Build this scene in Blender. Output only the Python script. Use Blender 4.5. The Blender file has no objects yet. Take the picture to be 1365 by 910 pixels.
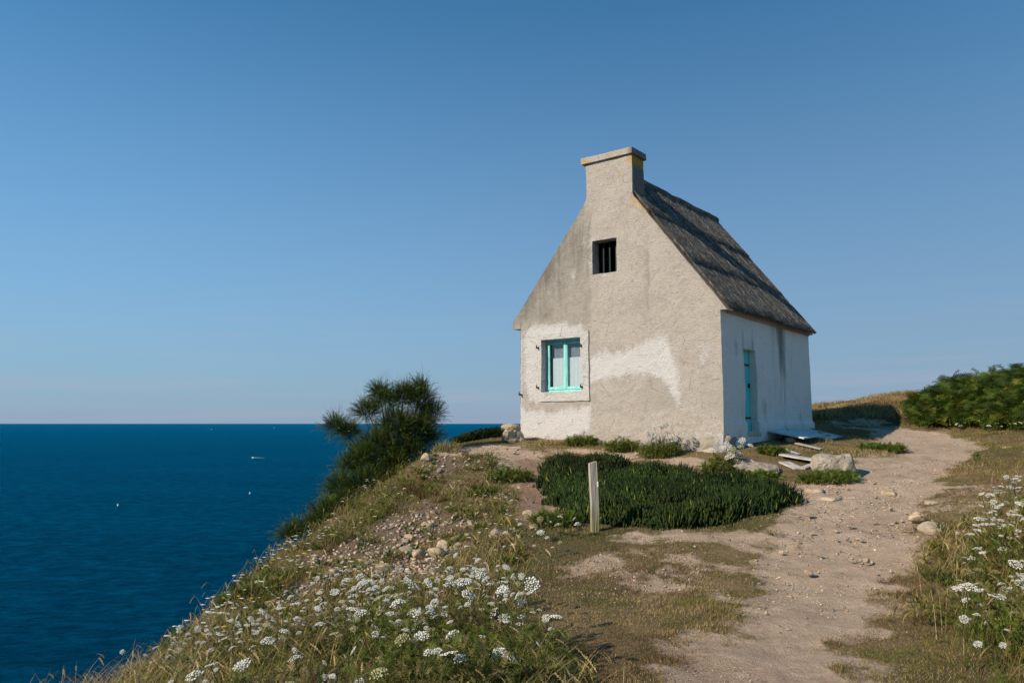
import bpy, bmesh, math, random
import numpy as np
from mathutils import Vector, Matrix

random.seed(7)
RNG = np.random.default_rng(11)
D = bpy.data
SC = bpy.context.scene
COL = SC.collection
rad = math.radians

# ------------------------------------------------------------------ camera
EYE = 1.65
FPX = 1024.0                       # focal length in photo pixels (1365 wide)
PITCH = math.atan(109 / FPX)
cam = D.cameras.new("camera")
cam.sensor_width = 36.0
cam.lens = 36.0 * FPX / 1365.0
cam.clip_start = 0.05
cam.clip_end = 120000.0
camo = D.objects.new("camera", cam)
camo.location = (0, 0, EYE)
camo.rotation_euler = (math.pi / 2 + PITCH, 0, 0)
COL.objects.link(camo)
SC.camera = camo

# ------------------------------------------------------------------ light
SUN_EL = rad(29.5)
SUN_H = Vector((-0.83, -0.56, 0)).normalized()          # horizontal direction towards the sun
to_sun = Vector((SUN_H.x * math.cos(SUN_EL), SUN_H.y * math.cos(SUN_EL), math.sin(SUN_EL)))
SKY_STRENGTH = 0.080
SKY_TINT = (.40, 1.12, 1.20, 1)
SKY_HAZE = (2.80, 3.40, 4.85, 1)
world = D.worlds.new("World")
SC.world = world
world.use_nodes = True
wn = world.node_tree.nodes
wl = world.node_tree.links
bg = wn["Background"]
sky = wn.new("ShaderNodeTexSky")
sky.sky_type = 'NISHITA'
sky.sun_disc = False
sky.sun_elevation = SUN_EL
sky.sun_rotation = -math.atan2(SUN_H.x, SUN_H.y)
sky.altitude = 40
sky.air_density = 1.0
sky.dust_density = 0.2
sky.ozone_density = 5.0
# sea haze: the clear sky whitens to a soft lavender blue towards the horizon, the same all round
tcw = wn.new("ShaderNodeTexCoord"); sxw = wn.new("ShaderNodeSeparateXYZ"); wl.new(tcw.outputs["Generated"], sxw.inputs[0])
mrw = wn.new("ShaderNodeMapRange"); mrw.interpolation_type = 'LINEAR'
wl.new(sxw.outputs[2], mrw.inputs[0])
mrw.inputs[1].default_value = 0.0; mrw.inputs[2].default_value = 0.62; mrw.inputs[3].default_value = 1.0; mrw.inputs[4].default_value = 0.0
pww = wn.new("ShaderNodeMath"); pww.operation = 'POWER'; wl.new(mrw.outputs[0], pww.inputs[0]); pww.inputs[1].default_value = 1.5
mlw = wn.new("ShaderNodeMath"); mlw.operation = 'MULTIPLY'; wl.new(pww.outputs[0], mlw.inputs[0]); mlw.inputs[1].default_value = .93
tint = wn.new("ShaderNodeMix"); tint.data_type = 'RGBA'; tint.blend_type = 'MULTIPLY'; tint.inputs[0].default_value = 1.0
wl.new(sky.outputs[0], tint.inputs[6]); tint.inputs[7].default_value = SKY_TINT
hzw = wn.new("ShaderNodeMix"); hzw.data_type = 'RGBA'
wl.new(mlw.outputs[0], hzw.inputs[0]); wl.new(tint.outputs[2], hzw.inputs[6]); hzw.inputs[7].default_value = SKY_HAZE
# a faint veil of cirrus low over the sea
cmw = wn.new("ShaderNodeMapping"); wl.new(tcw.outputs["Generated"], cmw.inputs[0]); cmw.inputs["Scale"].default_value = (1.6, 1.6, 34)
cnw = wn.new("ShaderNodeTexNoise"); wl.new(cmw.outputs[0], cnw.inputs["Vector"]); cnw.inputs["Scale"].default_value = 1.5; cnw.inputs["Detail"].default_value = 6
crw = wn.new("ShaderNodeMapRange"); wl.new(cnw.outputs[0], crw.inputs[0]); crw.inputs[1].default_value = .50; crw.inputs[2].default_value = .75; crw.inputs[4].default_value = .45
cbw = wn.new("ShaderNodeMapRange"); cbw.interpolation_type = 'SMOOTHSTEP'; wl.new(sxw.outputs[2], cbw.inputs[0]); cbw.inputs[1].default_value = .16; cbw.inputs[2].default_value = .05
cxw = wn.new("ShaderNodeMath"); cxw.operation = 'MULTIPLY'; wl.new(crw.outputs[0], cxw.inputs[0]); wl.new(cbw.outputs[0], cxw.inputs[1])
clw = wn.new("ShaderNodeMix"); clw.data_type = 'RGBA'; wl.new(cxw.outputs[0], clw.inputs[0]); wl.new(hzw.outputs[2], clw.inputs[6]); clw.inputs[7].default_value = (3.9, 4.2, 5.2, 1)
wl.new(clw.outputs[2], bg.inputs[0])
bg.inputs[1].default_value = SKY_STRENGTH

sun = D.lights.new("sun", 'SUN')
sun.energy = 5.0
sun.angle = rad(0.53)
sun.color = (1.0, 0.875, 0.71)
suno = D.objects.new("sun", sun)
suno.rotation_euler = (-to_sun).to_track_quat('-Z', 'Y').to_euler()
suno.location = (-20, -15, 25)
COL.objects.link(suno)

SC.view_settings.view_transform = 'Standard'
SC.view_settings.look = 'None'
SC.view_settings.exposure = 0.38
SC.view_settings.gamma = 1.0
SC.view_settings.use_curve_mapping = False

# ------------------------------------------------------------------ maths helpers
def ray(px, py):
    u = (px - 682.5) / FPX
    v = (455.0 - py) / FPX
    return np.array([u, math.cos(PITCH) - v * math.sin(PITCH), math.sin(PITCH) + v * math.cos(PITCH)])

def at(px, py, Y):
    d = ray(px, py)
    t = Y / d[1]
    return np.array([d[0] * t, Y, EYE + d[2] * t])

def _hash(ix, iy, iz, seed):
    h = (ix.astype(np.int64) * 374761393 + iy.astype(np.int64) * 668265263 + iz.astype(np.int64) * 2147483647 + seed * 974634777)
    h = (h ^ (h >> 13)) * 1274126177
    h = h & 0x7fffffff
    h = (h ^ (h >> 16)) & 0xffff
    return h / 65535.0

def noise(x, y, z=None, seed=0):
    x = np.asarray(x, float); y = np.asarray(y, float)
    z = np.zeros_like(x) if z is None else np.asarray(z, float)
    x0 = np.floor(x); y0 = np.floor(y); z0 = np.floor(z)
    fx = x - x0; fy = y - y0; fz = z - z0
    fx = fx * fx * (3 - 2 * fx); fy = fy * fy * (3 - 2 * fy); fz = fz * fz * (3 - 2 * fz)
    r = 0
    for dx in (0, 1):
        for dy in (0, 1):
            for dz in (0, 1):
                w = (fx if dx else 1 - fx) * (fy if dy else 1 - fy) * (fz if dz else 1 - fz)
                r = r + w * _hash(x0 + dx, y0 + dy, z0 + dz, seed)
    return r * 2 - 1

def fbm(x, y, z=None, octv=4, seed=0):
    r = 0; a = 1; s = 1; t = 0
    for i in range(octv):
        r = r + a * noise(np.asarray(x) * s, np.asarray(y) * s, None if z is None else np.asarray(z) * s, seed + i)
        t += a; a *= .5; s *= 2.03
    return r / t

def sstep(a, b, x):
    t = np.clip((x - a) / (b - a), 0, 1)
    return t * t * (3 - 2 * t)

def seg_dist(x, y, a, b):
    ax, ay = a; bx, by = b
    dx, dy = bx - ax, by - ay
    t = np.clip(((x - ax) * dx + (y - ay) * dy) / (dx * dx + dy * dy), 0, 1)
    return np.hypot(x - ax - t * dx, y - ay - t * dy), t

def in_poly(x, y, poly):
    x = np.asarray(x); y = np.asarray(y)
    r = np.zeros(x.shape, bool)
    n = len(poly)
    for i in range(n):
        x1, y1 = poly[i]; x2, y2 = poly[(i + 1) % n]
        c = ((y1 > y) != (y2 > y))
        with np.errstate(divide='ignore', invalid='ignore'):
            xi = (x2 - x1) * (y - y1) / (y2 - y1 + 1e-12) + x1
        r ^= c & (x < xi)
    return r

def poly_sd(x, y, poly):
    """signed distance, positive inside"""
    d = None
    n = len(poly)
    for i in range(n):
        di, _ = seg_dist(x, y, poly[i], poly[(i + 1) % n])
        d = di if d is None else np.minimum(d, di)
    return np.where(in_poly(x, y, poly), d, -d)

# ------------------------------------------------------------------ object helpers
def tag(o, label=None, cat=None, group=None, kind=None):
    if label: o["label"] = label
    if cat: o["category"] = cat
    if group: o["group"] = group
    if kind: o["kind"] = kind
    return o

def link(name, mesh, mat=None, parent=None):
    o = D.objects.new(name, mesh)
    COL.objects.link(o)
    if mat is not None and mesh is not None and len(mesh.materials) == 0:
        mesh.materials.append(mat)
    if parent is not None:
        o.parent = parent
    return o

def empty(name, loc=(0, 0, 0), rz=0):
    o = D.objects.new(name, None)
    o.empty_display_size = .1
    o.location = loc
    o.rotation_euler = (0, 0, rz)
    COL.objects.link(o)
    return o

def np_mesh(name, V, F, colr=None, attrs=None, smooth=False):
    """V (n,3); F list of (m,k) index arrays"""
    me = D.meshes.new(name)
    V = np.asarray(V, np.float32)
    if not isinstance(F, list): F = [F]
    F = [np.asarray(f, np.int32) for f in F if len(f)]
    nl = sum(f.size for f in F); npoly = sum(len(f) for f in F)
    me.vertices.add(len(V)); me.vertices.foreach_set("co", V.ravel())
    me.loops.add(nl); me.polygons.add(npoly)
    me.loops.foreach_set("vertex_index", np.concatenate([f.ravel() for f in F]))
    tot = np.concatenate([np.full(len(f), f.shape[1], np.int32) for f in F])
    st = np.concatenate([[0], np.cumsum(tot)[:-1]]).astype(np.int32)
    me.polygons.foreach_set("loop_start", st)
    try:
        me.polygons.foreach_set("loop_total", tot)
    except Exception:
        pass
    if smooth:
        me.polygons.foreach_set("use_smooth", np.ones(npoly, bool))
    if colr is not None:
        a = me.attributes.new("col", 'FLOAT_COLOR', 'POINT')
        c = np.ones((len(V), 4), np.float32); c[:, :3] = colr
        a.data.foreach_set("color", c.ravel())
    for k, v in (attrs or {}).items():
        a = me.attributes.new(k, 'FLOAT', 'POINT')
        a.data.foreach_set("value", np.asarray(v, np.float32))
    me.update(calc_edges=True)
    me.validate()
    return me

def bm_mesh(name, bm, smooth=False):
    me = D.meshes.new(name)
    bm.normal_update()
    bm.to_mesh(me); bm.free()
    if smooth:
        me.polygons.foreach_set("use_smooth", np.ones(len(me.polygons), bool))
    return me

def bm_box(bm, x0, x1, y0, y1, z0, z1):
    vs = [bm.verts.new((x, y, z)) for x in (x0, x1) for y in (y0, y1) for z in (z0, z1)]
    for f in ((0, 1, 3, 2), (4, 6, 7, 5), (0, 4, 5, 1), (2, 3, 7, 6), (0, 2, 6, 4), (1, 5, 7, 3)):
        bm.faces.new([vs[i] for i in f])
    return vs

def box_mesh(name, x0, x1, y0, y1, z0, z1, bev=0.0, cuts=0, jit=0.0, seed=0):
    bm = bmesh.new()
    bm_box(bm, x0, x1, y0, y1, z0, z1)
    bmesh.ops.recalc_face_normals(bm, faces=bm.faces)
    if cuts:
        bmesh.ops.subdivide_edges(bm, edges=bm.edges[:], cuts=cuts, use_grid_fill=True)
    if bev:
        es = [e for e in bm.edges if len(e.link_faces) == 2 and e.calc_face_angle() > 0.5]
        bmesh.ops.bevel(bm, geom=es, offset=bev, segments=2, affect='EDGES', profile=.6)
    if jit:
        co = np.array([v.co for v in bm.verts])
        s = 3.0
        for v, dx, dy, dz in zip(bm.verts, fbm(*(co.T * s), 3, seed), fbm(*(co.T * s + 9), 3, seed + 50), fbm(*(co.T * s + 17), 3, seed + 90)):
            v.co += Vector((dx, dy, dz)) * jit
    return bm_mesh(name, bm)

# ------------------------------------------------------------------ materials
class NT:
    def __init__(s, name):
        s.m = D.materials.new(name); s.m.use_nodes = True
        s.t = s.m.node_tree; s.n = s.t.nodes
        s.p = s.n["Principled BSDF"]; s.out = s.n["Material Output"]
        s.p.inputs["Specular IOR Level"].default_value = .25
    def new(s, t, **kw):
        n = s.n.new(t)
        for k, v in kw.items(): setattr(n, k, v)
        return n
    def put(s, sock, v):
        if hasattr(v, "is_output") or isinstance(v, bpy.types.NodeSocket): s.t.links.new(v, sock)
        elif isinstance(v, (tuple, list)) and len(v) == 3 and sock.type == 'RGBA': sock.default_value = (*v, 1)
        else: sock.default_value = v
    def co(s, kind="Object"):
        return s.new("ShaderNodeTexCoord").outputs[kind]
    def mapping(s, vec, scale=(1, 1, 1), loc=(0, 0, 0), rot=(0, 0, 0)):
        n = s.new("ShaderNodeMapping"); s.put(n.inputs[0], vec)
        n.inputs["Scale"].default_value = scale; n.inputs["Location"].default_value = loc; n.inputs["Rotation"].default_value = rot
        return n.outputs[0]
    def noise(s, vec, scale, detail=4, rough=.55, dist=0.0):
        n = s.new("ShaderNodeTexNoise"); s.put(n.inputs["Vector"], vec)
        n.inputs["Scale"].default_value = scale; n.inputs["Detail"].default_value = detail
        n.inputs["Roughness"].default_value = rough; n.inputs["Distortion"].default_value = dist
        return n.outputs[0]
    def vor(s, vec, scale, feature='F1', out="Distance"):
        n = s.new("ShaderNodeTexVoronoi", feature=feature); s.put(n.inputs["Vector"], vec)
        n.inputs["Scale"].default_value = scale
        return n.outputs[out]
    def ramp(s, v, a, b, c0=(0, 0, 0), c1=(1, 1, 1)):
        n = s.new("ShaderNodeMapRange", interpolation_type='SMOOTHSTEP'); s.put(n.inputs[0], v)
        n.inputs[1].default_value = a; n.inputs[2].default_value = b
        return n.outputs[0]
    def mix(s, fac, a, b, mode='MIX'):
        n = s.new("ShaderNodeMix", data_type='RGBA', blend_type=mode)
        s.put(n.inputs[0], fac); s.put(n.inputs[6], a); s.put(n.inputs[7], b)
        return n.outputs[2]
    def math(s, op, a, b=0.0, clamp=False):
        n = s.new("ShaderNodeMath", operation=op, use_clamp=clamp); s.put(n.inputs[0], a); s.put(n.inputs[1], b)
        return n.outputs[0]
    def attr(s, name, out="Fac"):
        n = s.new("ShaderNodeAttribute"); n.attribute_name = name
        return n.outputs[out]
    def bump(s, h, strength=.5, dist=.02, normal=None):
        n = s.new("ShaderNodeBump"); s.put(n.inputs["Height"], h)
        n.inputs["Strength"].default_value = strength; n.inputs["Distance"].default_value = dist
        if normal is not None: s.put(n.inputs["Normal"], normal)
        return n.outputs[0]
    def done(s, color=None, rough=None, normal=None, spec=None):
        if color is not None: s.put(s.p.inputs["Base Color"], color)
        if rough is not None: s.put(s.p.inputs["Roughness"], rough)
        if normal is not None: s.put(s.p.inputs["Normal"], normal)
        if spec is not None: s.put(s.p.inputs["Specular IOR Level"], spec)
        return s.m

def leaf_mat(name, trans=.35, rough=.6, spec=.2):
    t = NT(name)
    c = t.attr("col", "Color")
    t.done(c, rough, None, spec)
    tr = t.new("ShaderNodeBsdfTranslucent"); t.put(tr.inputs[0], c)
    mx = t.new("ShaderNodeMixShader"); mx.inputs[0].default_value = trans
    t.t.links.new(t.p.outputs[0], mx.inputs[1]); t.t.links.new(tr.outputs[0], mx.inputs[2])
    t.t.links.new(mx.outputs[0], t.out.inputs[0])
    return t.m

M = {}
M['leaf'] = leaf_mat("leaf", .38)
M['grass'] = leaf_mat("grass_blade", .38)
M['flower'] = leaf_mat("flower", .25, .8, .1)
M['succulent'] = leaf_mat("succulent_leaf", .10, .5, .16)
M['needle'] = leaf_mat("tamarisk_needle", .22, .7, .1)

def m_plaster():
    t = NT("plaster")
    o = t.co()
    wv = t.attr("white"); dk = t.attr("dark"); gy = t.attr("grey")
    n1 = t.noise(o, 2.2, 6, .6); n2 = t.noise(o, 9, 6, .65); n3 = t.noise(o, 38, 5, .6)
    n4 = t.noise(t.mapping(o, (7, 7, .9)), 1.0, 5, .6)
    n5 = t.noise(o, 24, 5, .7)
    beige = t.mix(t.ramp(n2, .3, .7), (.32, .282, .248), (.44, .395, .355))
    beige = t.mix(t.ramp(n1, .35, .7), beige, (.425, .382, .342))
    beige = t.mix(t.math('MULTIPLY', t.ramp(n5, .5, .3), .65), beige, (.20, .175, .148))
    grey = t.mix(n2, (.20, .18, .155), (.43, .395, .35))
    c = t.mix(t.ramp(t.math('ADD', gy, t.math('MULTIPLY', t.math('SUBTRACT', n2, .5), 1.2)), .25, .85), beige, grey)
    white = t.mix(n1, (.49, .475, .47), (.585, .575, .575))
    white = t.mix(t.math('MULTIPLY', t.ramp(n2, .42, .75), .45), white, (.49, .445, .41))
    wsum = t.math('ADD', wv, t.math('ADD', t.math('MULTIPLY', t.math('SUBTRACT', n5, .5), 1.1), t.math('MULTIPLY', t.math('SUBTRACT', n2, .5), .9)))
    wf = t.ramp(wsum, .20, .92)
    c = t.mix(wf, c, white)
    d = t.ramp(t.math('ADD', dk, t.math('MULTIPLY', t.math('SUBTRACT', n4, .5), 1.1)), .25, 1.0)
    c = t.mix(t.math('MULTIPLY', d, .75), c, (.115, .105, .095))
    # small chips and pits
    pit = t.ramp(t.vor(o, 17), .10, .03)
    pit = t.math('MULTIPLY', pit, t.ramp(n2, .5, .62))
    c = t.mix(t.math('MULTIPLY', pit, .6), c, (.16, .14, .12))
    ck = t.vor(t.mapping(o, (1, 1, 1.5)), 1.15, 'DISTANCE_TO_EDGE')
    ck = t.math('MULTIPLY', t.ramp(t.math('ADD', ck, t.math('MULTIPLY', t.math('SUBTRACT', n3, .5), .05)), .018, .002), t.ramp(n1, .5, .6))
    c = t.mix(t.math('MULTIPLY', ck, .6), c, (.15, .13, .11))
    # orange lichen
    li = t.math('MULTIPLY', t.attr("lichen"), t.ramp(n3, .36, .5))
    c = t.mix(li, c, (.50, .27, .03))
    h = t.math('ADD', t.math('MULTIPLY', n3, 1.2), t.math('MULTIPLY', t.noise(o, 85, 4, .7), 1.0))
    h = t.math('ADD', h, t.math('MULTIPLY', n2, .8))
    h = t.math('SUBTRACT', h, t.math('MULTIPLY', pit, .5))
    h = t.math('ADD', h, t.math('ADD', t.math('MULTIPLY', n5, 1.3), t.math('MULTIPLY', wf, .5)))
    return t.done(c, .92, t.bump(h, .9, .022), .12)
M['plaster'] = m_plaster()

def m_lime():
    t = NT("limewash")
    o = t.co()
    n1 = t.noise(o, 1.8, 6, .6); n2 = t.noise(o, 10, 6, .65); n3 = t.noise(o, 42, 5, .6)
    n4 = t.noise(t.mapping(o, (6, 6, .7)), 1.0, 6, .65)
    c = t.mix(n1, (.76, .725, .67), (.88, .85, .79))
    c = t.mix(t.math('MULTIPLY', t.ramp(n2, .52, .75), .45), c, (.50, .47, .43))
    dk = t.attr("dark")
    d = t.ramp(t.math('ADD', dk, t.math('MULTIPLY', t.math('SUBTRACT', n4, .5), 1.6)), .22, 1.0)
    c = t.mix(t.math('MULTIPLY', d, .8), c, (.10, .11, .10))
    pit = t.ramp(t.vor(o, 14), .09, .03)
    pit = t.math('MULTIPLY', pit, t.ramp(n2, .46, .6))
    c = t.mix(t.math('MULTIPLY', pit, .65), c, (.20, .18, .16))
    h = t.math('ADD', t.math('MULTIPLY', n3, .6), t.math('MULTIPLY', n2, 1.2))
    h = t.math('SUBTRACT', h, t.math('MULTIPLY', pit, .6))
    h = t.math('ADD', h, t.math('MULTIPLY', t.noise(o, 24, 5, .7), 1.2))
    return t.done(c, .9, t.bump(h, 1.0, .045), .12)
M['lime'] = m_lime()

def m_simple(name, c0, c1, scale=8, rough=.85, bump=.4, bdist=.01, stretch=(1, 1, 1), spec=.15, co="Object"):
    t = NT(name)
    o = t.mapping(t.co(co), stretch)
    n = t.noise(o, scale, 6, .65)
    n2 = t.noise(o, scale * 5, 4, .6)
    c = t.mix(t.ramp(t.math('ADD', t.math('MULTIPLY', n, .7), t.math('MULTIPLY', n2, .3)), .3, .7), c0, c1)
    return t.done(c, rough, t.bump(t.math('ADD', n, t.math('MULTIPLY', n2, .5)), bump, bdist), spec)

M['teal'] = m_simple("teal_paint", (.11, .40, .39), (.27, .62, .59), 12, .5, .15, .004, (1, 1, .3), .3)
M['door_teal'] = m_simple("door_paint", (.05, .42, .42), (.09, .52, .51), 9, .6, .2, .004, (1, 1, .2), .25)
M['bar'] = m_simple("bar_shade_paint", (.004, .014, .019), (.007, .024, .03), 12, .6, .2, .004, (1, 1, .3))  # teal darkened: the shade inside the attic opening is put into the colour
M['iron'] = m_simple("rusty_iron", (.02, .015, .012), (.08, .045, .03), 40, .8, .4, .003)
M['curtain'] = m_simple("lace_curtain", (.36, .39, .40), (.48, .50, .51), 60, .9, .3, .004)
M['blind'] = m_simple("grey_blind", (.13, .14, .155), (.17, .18, .20), 10, .9, .1, .003)
M['cement'] = m_simple("cement_cap", (.30, .26, .21), (.46, .40, .33), 7, .92, .7, .02)
M['wood'] = m_simple("weathered_post", (.27, .24, .20), (.42, .38, .33), 9, .9, .6, .006, (6, 6, .5))
M['white_board'] = m_simple("whitewashed_board", (.20, .17, .15), (.58, .54, .52), 5, .85, .4, .006, (1, 6, 6))
M['grey_board'] = m_simple("grey_board", (.20, .18, .16), (.36, .33, .30), 6, .9, .5, .006, (1, 6, 6))
M['shutter'] = m_simple("faded_shutter_paint", (.34, .40, .44), (.58, .62, .64), 7, .7, .3, .004, (1, 5, 5))
M['hull'] = m_simple("boat_white", (.78, .78, .77), (.84, .84, .83), 1, .4, .0, .001)
M['buoy'] = m_simple("buoy_paint", (.75, .75, .72), (.82, .82, .8), 1, .5, .0, .001)
M['bark'] = m_simple("bark", (.045, .035, .025), (.12, .09, .065), 14, .9, .8, .02, (2, 2, .4))

def m_stone(name, cols, scale=3.0):
    t = NT(name)
    o = t.co()
    oi = t.new("ShaderNodeObjectInfo")
    v = t.new("ShaderNodeVectorMath", operation='ADD'); t.put(v.inputs[0], o); t.put(v.inputs[1], oi.outputs["Location"])
    n = t.noise(v.outputs[0], scale, 6, .65); n2 = t.noise(v.outputs[0], scale * 7, 5, .6)
    c = t.mix(t.ramp(n, .3, .7), cols[0], cols[1])
    c = t.mix(t.math('MULTIPLY', t.ramp(oi.outputs["Random"], .35, 1.0), .75), c, cols[2])
    c = t.mix(t.math('MULTIPLY', t.ramp(n2, .52, .72), .5), c, (.16, .14, .115))
    return t.done(c, .9, t.bump(t.math('ADD', n, t.math('MULTIPLY', n2, .5)), .7, .02), .15)
M['stone'] = m_stone("field_stone", ((.24, .185, .125), (.50, .40, .28), (.23, .20, .17)), 5)
M['footing'] = m_stone("footing_stone", ((.19, .165, .13), (.36, .31, .255), (.27, .24, .20)), 2.4)

def m_roof():
    t = NT("roof_sheet")
    o = t.co()
    oi = t.new("ShaderNodeObjectInfo")
    v = t.new("ShaderNodeVectorMath", operation='ADD'); t.put(v.inputs[0], o); t.put(v.inputs[1], oi.outputs["Location"])
    vv = v.outputs[0]
    st = t.noise(t.mapping(vv, (14, 6, 1)), 1.0, 6, .7)
    n = t.noise(vv, 1.7, 6, .6); nf = t.noise(vv, 40, 5, .65)
    c = t.mix(t.ramp(st, .35, .7), (.060, .055, .049), (.115, .104, .092))
    c = t.mix(t.math('MULTIPLY', t.ramp(t.math('ADD', t.math('MULTIPLY', nf, .6), t.math('MULTIPLY', st, .4)), .53, .62), t.ramp(n, .30, .6)), c, (.42, .385, .34))
    c = t.mix(t.math('MULTIPLY', t.ramp(n, .55, .75), .6), c, (.035, .034, .026))
    mo = t.noise(vv, 7, 6, .7)
    c = t.mix(t.math('MULTIPLY', t.ramp(mo, .52, .64), .75), c, (.25, .225, .19))
    c = t.mix(t.math('MULTIPLY', t.ramp(mo, .42, .30), .8), c, (.028, .026, .022))
    h = t.math('ADD', nf, st)
    return t.done(c, .95, t.bump(h, .6, .012), .08)
M['roof'] = m_roof()

def m_ridge():
    t = NT("ridge_mortar")
    o = t.co()
    n = t.noise(o, 4, 6, .65); nf = t.noise(o, 30, 5, .65)
    c = t.mix(t.ramp(n, .3, .7), (.06, .055, .045), (.17, .15, .12))
    c = t.mix(t.math('MULTIPLY', t.ramp(nf, .52, .66), t.ramp(n, .45, .6)), c, (.38, .25, .06))
    return t.done(c, .95, t.bump(t.math('ADD', n, nf), .8, .03), .08)
M['ridge'] = m_ridge()

def m_ground():
    t = NT("ground_soil")
    g = t.new("ShaderNodeNewGeometry").outputs["Position"]
    pth = t.attr("path"); rub = t.attr("rubble"); red = t.attr("red"); grn = t.attr("green")
    n0 = t.noise(g, .55, 5, .6); n1 = t.noise(g, 2.6, 6, .62); n2 = t.noise(g, 12, 6, .65); n3 = t.noise(g, 60, 5, .7); n4 = t.noise(g, 190, 3, .6)
    dirt = t.mix(t.ramp(n1, .3, .7), (.36, .255, .178), (.53, .400, .295))
    dirt = t.mix(t.math('MULTIPLY', t.ramp(n0, .4, .65), .5), dirt, (.62, .475, .355))
    dirt = t.mix(t.math('MULTIPLY', t.ramp(n2, .42, .72), .5), dirt, (.66, .525, .405))
    dirt = t.mix(t.math('MULTIPLY', t.ramp(n3, .55, .75), .55), dirt, (.72, .59, .465))
    dirt = t.mix(t.math('MULTIPLY', t.ramp(n3, .45, .28), .6), dirt, (.21, .15, .105))
    emb = t.vor(g, 26)
    emc = t.math('MULTIPLY', t.ramp(emb, .30, .12), t.ramp(n1, .42, .6))
    dirt = t.mix(t.math('MULTIPLY', emc, .55), dirt, (.66, .54, .42))
    dirt = t.mix(t.math('MULTIPLY', red, .8), dirt, (.24, .155, .105))
    turf = t.mix(n2, (.16, .112, .062), (.31, .225, .135))
    turf = t.mix(t.math('MULTIPLY', t.ramp(n1, .42, .65), .7), turf, (.085, .085, .025))
    turf = t.mix(t.math('MULTIPLY', grn, .7), turf, (.045, .06, .018))
    turf = t.mix(t.ramp(n3, .5, .75), turf, (.25, .19, .12))
    f = t.ramp(t.math('ADD', pth, t.math('ADD', t.math('MULTIPLY', t.math('SUBTRACT', n2, .5), .5), t.math('MULTIPLY', t.math('SUBTRACT', n3, .5), .5))), .30, .62)
    c = t.mix(f, turf, dirt)
    rb = t.mix(t.ramp(n3, .3, .7), (.115, .08, .052), (.27, .20, .14))
    c = t.mix(t.ramp(t.math('ADD', rub, t.math('SUBTRACT', n2, .5)), .35, .7), c, rb)
    h = t.math('ADD', t.math('MULTIPLY', n2, 1.2), t.math('ADD', t.math('MULTIPLY', n3, .8), t.math('MULTIPLY', n4, .35)))
    h = t.math('ADD', h, t.math('MULTIPLY', emc, .35))
    return t.done(c, .95, t.bump(h, 1.0, .045), .08)
M['ground'] = m_ground()

def m_sea():
    t = NT("sea_water")
    g = t.new("ShaderNodeNewGeometry").outputs["Position"]
    w0 = t.noise(t.mapping(g, (.004, .011, 1), rot=(0, 0, rad(14))), 1.0, 5, .6, .4)
    w1 = t.noise(t.mapping(g, (.05, .11, 1), rot=(0, 0, rad(22))), 1.0, 5, .65)
    w2 = t.noise(t.mapping(g, (.42, .75, 1), rot=(0, 0, rad(12))), 1.0, 6, .68)
    w3 = t.noise(t.mapping(g, (1.7, 2.6, 1), rot=(0, 0, rad(-8))), 1.0, 4, .6)
    c = t.mix(t.ramp(w0, .35, .68), (.000, .007, .021), (.0, .019, .046))
    c = t.mix(t.math('MULTIPLY', t.ramp(w1, .4, .7), .6), c, (.0, .038, .082))
    w5 = t.noise(t.mapping(g, (.16, .26, 1), rot=(0, 0, rad(16))), 1.0, 4, .7)
    c = t.mix(t.ramp(w5, .36, .66), t.mix(.5, c, (0, .002, .006)), c)  # shading of the wave slopes put into the water colour
    h = t.math('ADD', t.math('MULTIPLY', w1, 3.0), t.math('ADD', t.math('MULTIPLY', w2, .9), t.math('MULTIPLY', w3, .22)))
    nb = t.bump(h, .9, .6)
    df = t.new("ShaderNodeBsdfDiffuse"); t.put(df.inputs["Color"], c); t.put(df.inputs["Normal"], nb)
    gs = t.new("ShaderNodeBsdfGlossy"); gs.inputs["Color"].default_value = (.02, .60, .86, 1); gs.inputs["Roughness"].default_value = .2; t.put(gs.inputs["Normal"], nb)
    fr = t.new("ShaderNodeFresnel"); fr.inputs["IOR"].default_value = 1.33; t.put(fr.inputs["Normal"], nb)
    mx = t.new("ShaderNodeMixShader"); t.put(mx.inputs[0], t.math('MULTIPLY', fr.outputs[0], t.math('ADD', .34, t.math('MULTIPLY', t.ramp(w5, .3, .7), .30)), True))
    t.t.links.new(df.outputs[0], mx.inputs[1]); t.t.links.new(gs.outputs[0], mx.inputs[2]); t.t.links.new(mx.outputs[0], t.out.inputs[0])
    return t.m
M['sea'] = m_sea()
M['foam'] = m_simple("foam", (.20, .30, .36), (.45, .52, .56), .8, .8, .0, .01, co="Object")

# glass
t = NT("window_glass")
gl = t.new("ShaderNodeBsdfGlossy"); gl.inputs["Roughness"].default_value = .03; gl.inputs[0].default_value = (.9, .95, 1, 1)
tp = t.new("ShaderNodeBsdfTransparent"); tp.inputs[0].default_value = (.93, .96, .97, 1)
fr = t.new("ShaderNodeFresnel"); fr.inputs[0].default_value = 1.5
mx = t.new("ShaderNodeMixShader")
t.t.links.new(fr.outputs[0], mx.inputs[0]); t.t.links.new(tp.outputs[0], mx.inputs[1]); t.t.links.new(gl.outputs[0], mx.inputs[2])
t.t.links.new(mx.outputs[0], t.out.inputs[0])
M['glass'] = t.m

# ================================================================== house frame of reference
TH = rad(-37.8)
HX = np.array([math.cos(TH), math.sin(TH)])
HY = np.array([-math.sin(TH), math.cos(TH)])
HO = np.array([0.2144, 19.2378])          # left foot of the seaward gable
W, LN = 5.283, 5.95                       # gable width, side length

def h2w(x, y):
    return HO + HX * x + HY * y

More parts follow.
